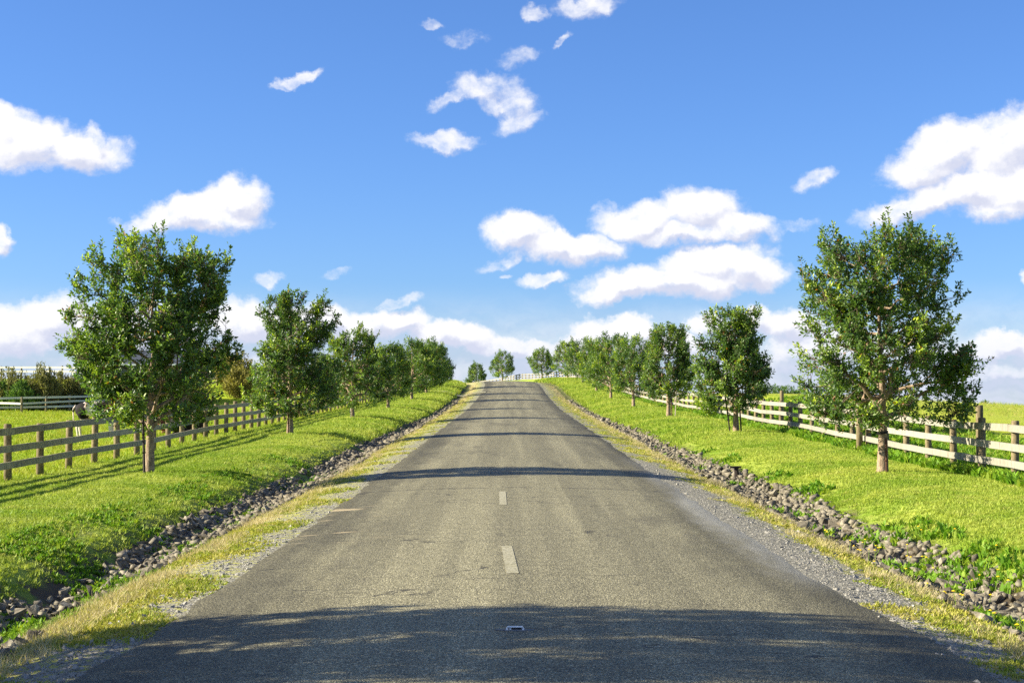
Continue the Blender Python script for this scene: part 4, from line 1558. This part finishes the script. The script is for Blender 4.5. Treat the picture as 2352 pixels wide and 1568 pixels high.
# ------------------------------------------------------------------ house and cabinet
def house():
    d = 166
    x0, x1 = at(192, d), at(498, d)
    w = x1 - x0
    zb = land1((x0 + x1) / 2, d) - .4
    root = empty('house', ((x0 + x1) / 2, d, zb))
    tag(root, 'dark slate coloured house with a low gable roof behind the nearest left tree', 'house')
    h = (940 - 838) / 3700 * d + EYE - zb
    mb = MB()
    mb.box((-w / 2, 0, 0), (w / 2, 8, h))
    mb.build('wall', M['weather'], root)
    for k in range(int(h / .24)):
        c = MB()
        c.box((-w / 2 - .012, -.02, .1 + k * .24), (w / 2 + .012, -.002, .1 + k * .24 + .215))
        c.build('board', M['weather'], root)
    rf = MB()
    ov = .5
    rise = 1.55
    ya, yb, yc = -ov, 4.0, 8 + ov
    pts = [(-w / 2 - ov, ya, h - .05), (-w / 2 - ov, yb, h + rise), (-w / 2 - ov, yc, h - .05)]
    vv = []
    for sx in (-1, 1):
        for (_, y, z) in pts:
            vv += [(sx * (w / 2 + ov), y, z), (sx * (w / 2 + ov), y, z + .12)]
    # 6 verts each side: 0 eave low,1 eave top,2 ridge low,3 ridge top,4 back low,5 back top
    ff = [(1, 3, 9, 7), (3, 5, 11, 9), (0, 6, 8, 2), (2, 8, 10, 4), (0, 1, 7, 6), (4, 10, 11, 5), (0, 2, 3, 1), (2, 4, 5, 3), (6, 7, 9, 8), (8, 9, 11, 10)]
    rf.add(vv, ff)
    # low end gable dropping to the right
    roof = rf.build('roof', M['roof'], root)
    g = MB()
    g.box((-w / 2 - ov, -ov - .035, h - .08), (w / 2 + ov, -ov - .003, h + .10))
    g.build('fascia', M['fascia'], roof)
    for cx in (-w * .34, -w * .08, w * .2, w * .38):
        f_ = MB()
        for (a, b_) in (((-.75, -.06, .9), (-.68, -.022, 2.1)), ((.68, -.06, .9), (.75, -.022, 2.1)), ((-.68, -.06, .9), (.68, -.022, .97)), ((-.68, -.06, 2.03), (.68, -.022, 2.1)), ((-.03, -.06, .97), (.03, -.022, 2.03))):
            f_.box(a, b_)
        fo = f_.build('window', M['fascia'], root, loc=(cx, 0, h - 2.75))
        p = MB()
        p.box((-.68, -.034, .97), (-.03, -.024, 2.03))
        p.box((.03, -.034, .97), (.68, -.024, 2.03))
        p.build('pane', M['glass'], fo)
    c = MB()
    c.box((-.35, 3.0, h + 1.0), (.35, 3.7, h + 2.0))
    c.build('chimney', M['weather'], roof, loc=(w * .22, 0, -.1))


house()


def cabinet():
    d = 196
    x = at(1016, d)
    z = land1(x, d)
    root = empty('utility_cabinet', (x, d, z))
    tag(root, 'dark grey green cabinet on a pale base beside the last left tree at the crest', 'cabinet')
    h = 1.55
    w = 1.06
    zb = (940 - 871) / 3700 * d + EYE - z
    b_ = MB()
    b_.box((-w / 2, -.4, -.6), (w / 2, .4, zb + .22))
    b_.build('base', M['concrete'], root)
    c = MB()
    c.box((-w / 2 - .03, -.43, zb + .22), (w / 2 + .03, .43, zb + .22 + h))
    body = c.build('body', M['kiosk'], root)
    t = MB()
    t.box((-w / 2 - .07, -.47, zb + .22 + h), (w / 2 + .07, .47, zb + .29 + h))
    t.build('lid', M['kiosk'], root)
    for sx in (-1, 1):
        q = MB()
        q.box((min(sx * .02, sx * .5), -.45, zb + .30), (max(sx * .02, sx * .5), -.432, zb + .14 + h))
        q.build('door', M['kiosk'], root)


cabinet()


# ------------------------------------------------------------------ cows
def hide_mat(name, a, b_, thresh, scale, seed, face=None):
    m, t, b = material(name)
    tc = t.node('ShaderNodeTexCoord').outputs['Object']
    n = t.noise(t.vmath('ADD', tc, (seed * 3.1, seed, seed * 1.7)), scale, 2, .5)
    f = t.step(n, thresh - .015, thresh + .015)
    x, y, z = t.sep(tc)
    # legs below the knee and the belly are pale on pied cattle
    c = t.mix(f, a, b_)
    if face is None and thresh > .53:
        c = t.mix(t.math('MULTIPLY', t.step(z, .74, .66), t.step(t.noise(tc, 3.5, 2), .36, .40)), c, b_)
    if face is not None:
        c = t.mix(t.step(x, face, face + .06), c, (.72, .66, .58))
    t.l.new(c, b.inputs['Base Color'])
    b.inputs['Roughness'].default_value = .75
    b.inputs['Specular IOR Level'].default_value = .15
    bump(t, t.noise(tc, 40, 3), .2, .01, b)
    return m


def skin_body(name, verts, edges, mat, parent, rootv=0, sub=2):
    me = bpy.data.meshes.new(name)
    me.from_pydata([v[0] for v in verts], edges, [])
    o = link(name, me, mat, parent)
    s = o.modifiers.new('skin', 'SKIN')
    s.use_smooth_shade = True
    lay = me.skin_vertices[0].data if me.skin_vertices else None
    if lay is None:
        me.attributes  # make sure the layer exists
        bm = bmesh.new()
        bm.from_mesh(me)
        bm.verts.layers.skin.verify()
        bm.to_mesh(me)
        bm.free()
        lay = me.skin_vertices[0].data
    for i, v in enumerate(verts):
        rx = v[1]
        lay[i].radius = (rx, v[2] if len(v) > 2 else rx)
        lay[i].use_root = (i == rootv)
    ss = o.modifiers.new('smooth', 'SUBSURF')
    ss.levels = ss.render_levels = sub
    return o


def cow(label, x, d, rz, mat, lying=False, name='cow', scale=1.0):
    z = land1(x, d)
    root = empty(name, (x, d, z), rz)
    root.scale = (scale,) * 3
    tag(root, label, 'cow')
    V, E = [], []

    def v(p, rx, ry=None):
        V.append((p, rx, ry if ry is not None else rx))
        return len(V) - 1

    up = -.62 if lying else 0.0
    pel = v((-.55, 0, 1.12 + up), .26, .27)
    mid = v((-.10, 0, 1.03 + up), .33, .34)
    che = v((.38, 0, 1.03 + up), .29, .33)
    sho = v((.62, 0, 1.12 + up), .21, .27)
    E += [(pel, mid), (mid, che), (che, sho)]
    rump = v((-.83, 0, 1.16 + up), .16, .17)
    E.append((pel, rump))
    if lying:
        n1 = v((.88, 0, 1.32 + up), .15, .17)
        poll = v((1.08, 0, 1.55 + up), .12, .12)
        nose = v((1.42, -.04, 1.33 + up), .075, .085)
    else:
        n1 = v((.90, 0, 1.12 + up), .15, .19)
        poll = v((1.18, 0, 1.10 + up), .12, .13)
        nose = v((1.42, 0, .74 + up), .075, .085)
    E += [(sho, n1), (n1, poll), (poll, nose)]
    for s in (-1, 1):
        e1 = v(tuple(np.array(V[poll][0]) + np.array([-.03, s * .20, .03])), .03, .05)
        E.append((poll, e1))
    if not lying:
        for s in (-1, 1):
            h = v((-.60, s * .17, .86), .14, .15)
            k = v((-.52 - .03 * s, s * .18, .62), .085)
            ho = v((-.72 + .03 * s, s * .17, .42), .055)
            sh = v((-.68 + .03 * s, s * .17, .10), .042)
            ft = v((-.66 + .03 * s, s * .17, .0), .055)
            E += [(pel, h), (h, k), (k, ho), (ho, sh), (sh, ft)]
            a = v((.50, s * .15, .80), .11, .12)
            kn = v((.52 + .03 * s, s * .15, .42), .06)
            f1 = v((.52 + .03 * s, s * .15, .10), .042)
            f2 = v((.54 + .03 * s, s * .15, .0), .052)
            E += [(che, a), (a, kn), (kn, f1), (f1, f2)]
    else:
        for s in (-1, 1):
            h = v((-.50, s * .30, .30), .15)
            k = v((-.12, s * .42, .17), .09)
            f = v((-.45, s * .46, .07), .05)
            E += [(pel, h), (h, k), (k, f)]
            a = v((.55, s * .20, .26), .10)
            kn = v((.92, s * .20, .12), .06)
            f2 = v((.66, s * .22, .055), .045)
            E += [(sho, a), (a, kn), (kn, f2)]
    skin_body('body', V, E, mat, root, 1)
    tb = MB()
    tb.tube([(-.80, 0, 1.25 + up), (-.91, 0, 1.12 + up), (-.90, .02, .75 + max(up, -.5)), (-.88, .02, .55 + max(up, -.45))], [.04, .035, .024, .045], 6)
    tb.build('tail', mat, root, True)
    if not lying:
        ub = bmesh.new()
        bmesh.ops.create_uvsphere(ub, u_segments=10, v_segments=8, radius=.17)
        bmesh.ops.scale(ub, vec=(1.2, .9, .8), verts=ub.verts)
        me = bpy.data.meshes.new('udder')
        ub.to_mesh(me)
        ub.free()
        link('udder', me, plain('pink_udder', (.45, .28, .22), .6), root, (-.42, 0, .68))
    # eyes, nostrils and horn-less poll
    pp, nn_ = Vector(V[poll][0]), Vector(V[nose][0])
    for s in (-1, 1):
        e = MB()
        c = pp.lerp(nn_, .36) + Vector((.02, s * .105, .02))
        e.tube([c + Vector((0, -.02 * s, 0)), c + Vector((0, .012 * s, 0))], [.022, .014], 8)
        e.build('eye', M['black'], root)
    return root


pied = hide_mat('pied_hide', (.012, .010, .010), (.70, .60, .50), .545, 2.2, 2.3)
brown = hide_mat('brown_hide', (.10, .035, .018), (.15, .055, .028), .5, 3, 1.1)
black = hide_mat('black_hide', (.010, .009, .009), (.014, .012, .012), .5, 3, 4.1, face=1.06)
cow('black and white cow standing in the paddock behind the nearest left tree', at(225, 62), 62, R(8), pied, scale=1.0)
cow('red brown cow lying behind the grey fence, back towards the nearest left tree', at(397, 65.5), 65.5, R(14), brown, True, scale=.95)
cow('black cow with a white face lying right of the red brown cow', at(431, 63), 63, R(38), black, True, scale=.95)


# ------------------------------------------------------------------ small things on and beside the road
def marker():
    d = 13.36
    x = at(1183, d)
    z = land1(x, d) + .016
    root = empty('road_stud', (x, d, z))
    tag(root, 'white raised road stud with an empty reflector socket in the foreground shadow', 'road stud')
    w, dp, h = .075, .055, .028
    b_ = MB()
    b_.add([(-w - .012, -dp - .01, 0), (w + .012, -dp - .01, 0), (w + .012, dp + .01, 0), (-w - .012, dp + .01, 0), (-w, -dp, .007), (w, -dp, .007), (w, dp, .007), (-w, dp, .007)],
           [(4, 5, 6, 7), (0, 1, 5, 4), (1, 2, 6, 5), (2, 3, 7, 6), (3, 0, 4, 7)])
    b_.build('base', M['greyplate'], root)
    f_ = MB()
    # back bar and two sloping cheeks
    f_.add([(-w, .005, .007), (w, .005, .007), (w, dp, .007), (-w, dp, .007), (-w + .012, .012, h), (w - .012, .012, h), (w - .012, dp - .014, h), (-w + .012, dp - .014, h)],
           [(4, 5, 6, 7), (0, 1, 5, 4), (1, 2, 6, 5), (2, 3, 7, 6), (3, 0, 4, 7)])
    for s in (-1, 1):
        xa, xb = s * w, s * (w - .018)
        f_.add([(xa, -dp * .8, .007), (xb, -dp * .8, .007), (xb, .006, .007), (xa, .006, .007), (xa - s * .004, -dp * .72, .011), (xb, -dp * .72, .011), (xb, .012, h), (xa - s * .012, .012, h)],
               [(4, 5, 6, 7), (0, 1, 5, 4), (1, 2, 6, 5), (2, 3, 7, 6), (3, 0, 4, 7), (7, 6, 5, 4)])
    f_.build('frame', M['white'], root)
    g = MB()
    g.box((-w + .022, -.012, .0075), (w - .022, .003, .020))
    g.build('socket', M['black'], root)
    c = MB()
    c.box((-.048, -.03, .0075), (-.030, -.016, .016))
    c.build('chip', M['white'], root)
    # smears of old glue either side
    r = random.Random(3)
    for s in (-1, 1):
        vv = [(s * (w + .04), 0, .003)]
        for i in range(10):
            a = 2 * math.pi * i / 10
            vv.append((s * (w + .045) + .05 * math.cos(a) * r.uniform(.6, 1.1), .055 * math.sin(a) * r.uniform(.5, 1.1), .0022))
        q = MB()
        q.add(vv, [(0, i + 1, (i + 1) % 10 + 1) for i in range(10)])
        q.build('glue_patch', M['greyplate'], root)


marker()


def stalk(px, d, length, rz, label):
    x = at(px, d)
    z = land1(x, d) + .022
    mb = MB()
    mb.tube([(-length / 2, 0, 0), (0, .01, .004), (length / 2, -.005, .001)], [.003, .0035, .0025], 5)
    o = mb.build('straw_stalk', M['straw'], loc=(x, d, z))
    o.rotation_euler = (0, 0, rz)
    tag(o, label, 'straw')


stalk(1440, 13.2, .13, .25, 'dry straw stalk lying on the shaded road right of the road stud')

# a short dark stub at the top edge of the right ditch
sx, sd_ = at(1690, 41.5), 41.5
st = MB()
st.tube([(0, 0, -.1), (.01, 0, .12), (.0, 0, .27)], [.07, .065, .055], 8)
st.box((-.16, -.10, .265), (.12, .10, .31))
tag(st.build('marker_stub', M['darkiron'], loc=(sx, sd_, land1(sx, sd_))), 'short dark capped stub at the upper edge of the stone ditch below the sunlit fence', 'stub')


# dandelions in the right ditch
def dandelions():
    r = np.random.default_rng(77)
    st_, fl = MB(), MB()
    for i in range(70):
        d = 14 + 11 * r.uniform() ** 1.3
        lat = r.uniform(4.5, 6.4)
        x = .15 + lat
        z = land1(x, d)
        h = r.uniform(.10, .20)
        lx, ly = r.normal(0, .03, 2)
        st_.tube([(x, d, z), (x + lx, d + ly, z + h)], [.004, .003], 4, False)
        c = Vector((x + lx, d + ly, z + h))
        k = 7
        rd = r.uniform(.018, .028)
        vv = [c + Vector((0, 0, .014))] + [c + Vector((rd * math.cos(6.283 * j / k), rd * math.sin(6.283 * j / k), .002)) for j in range(k)]
        fl.add(vv, [(0, j + 1, (j + 1) % k + 1) for j in range(k)])
    o = fl.build('dandelion_flowers', M['yellow'])
    tag(o, kind='stuff')
    q = st_.build('stalk_bed', M['greenweed'], o)
    tag(q, kind='stuff')


dandelions()
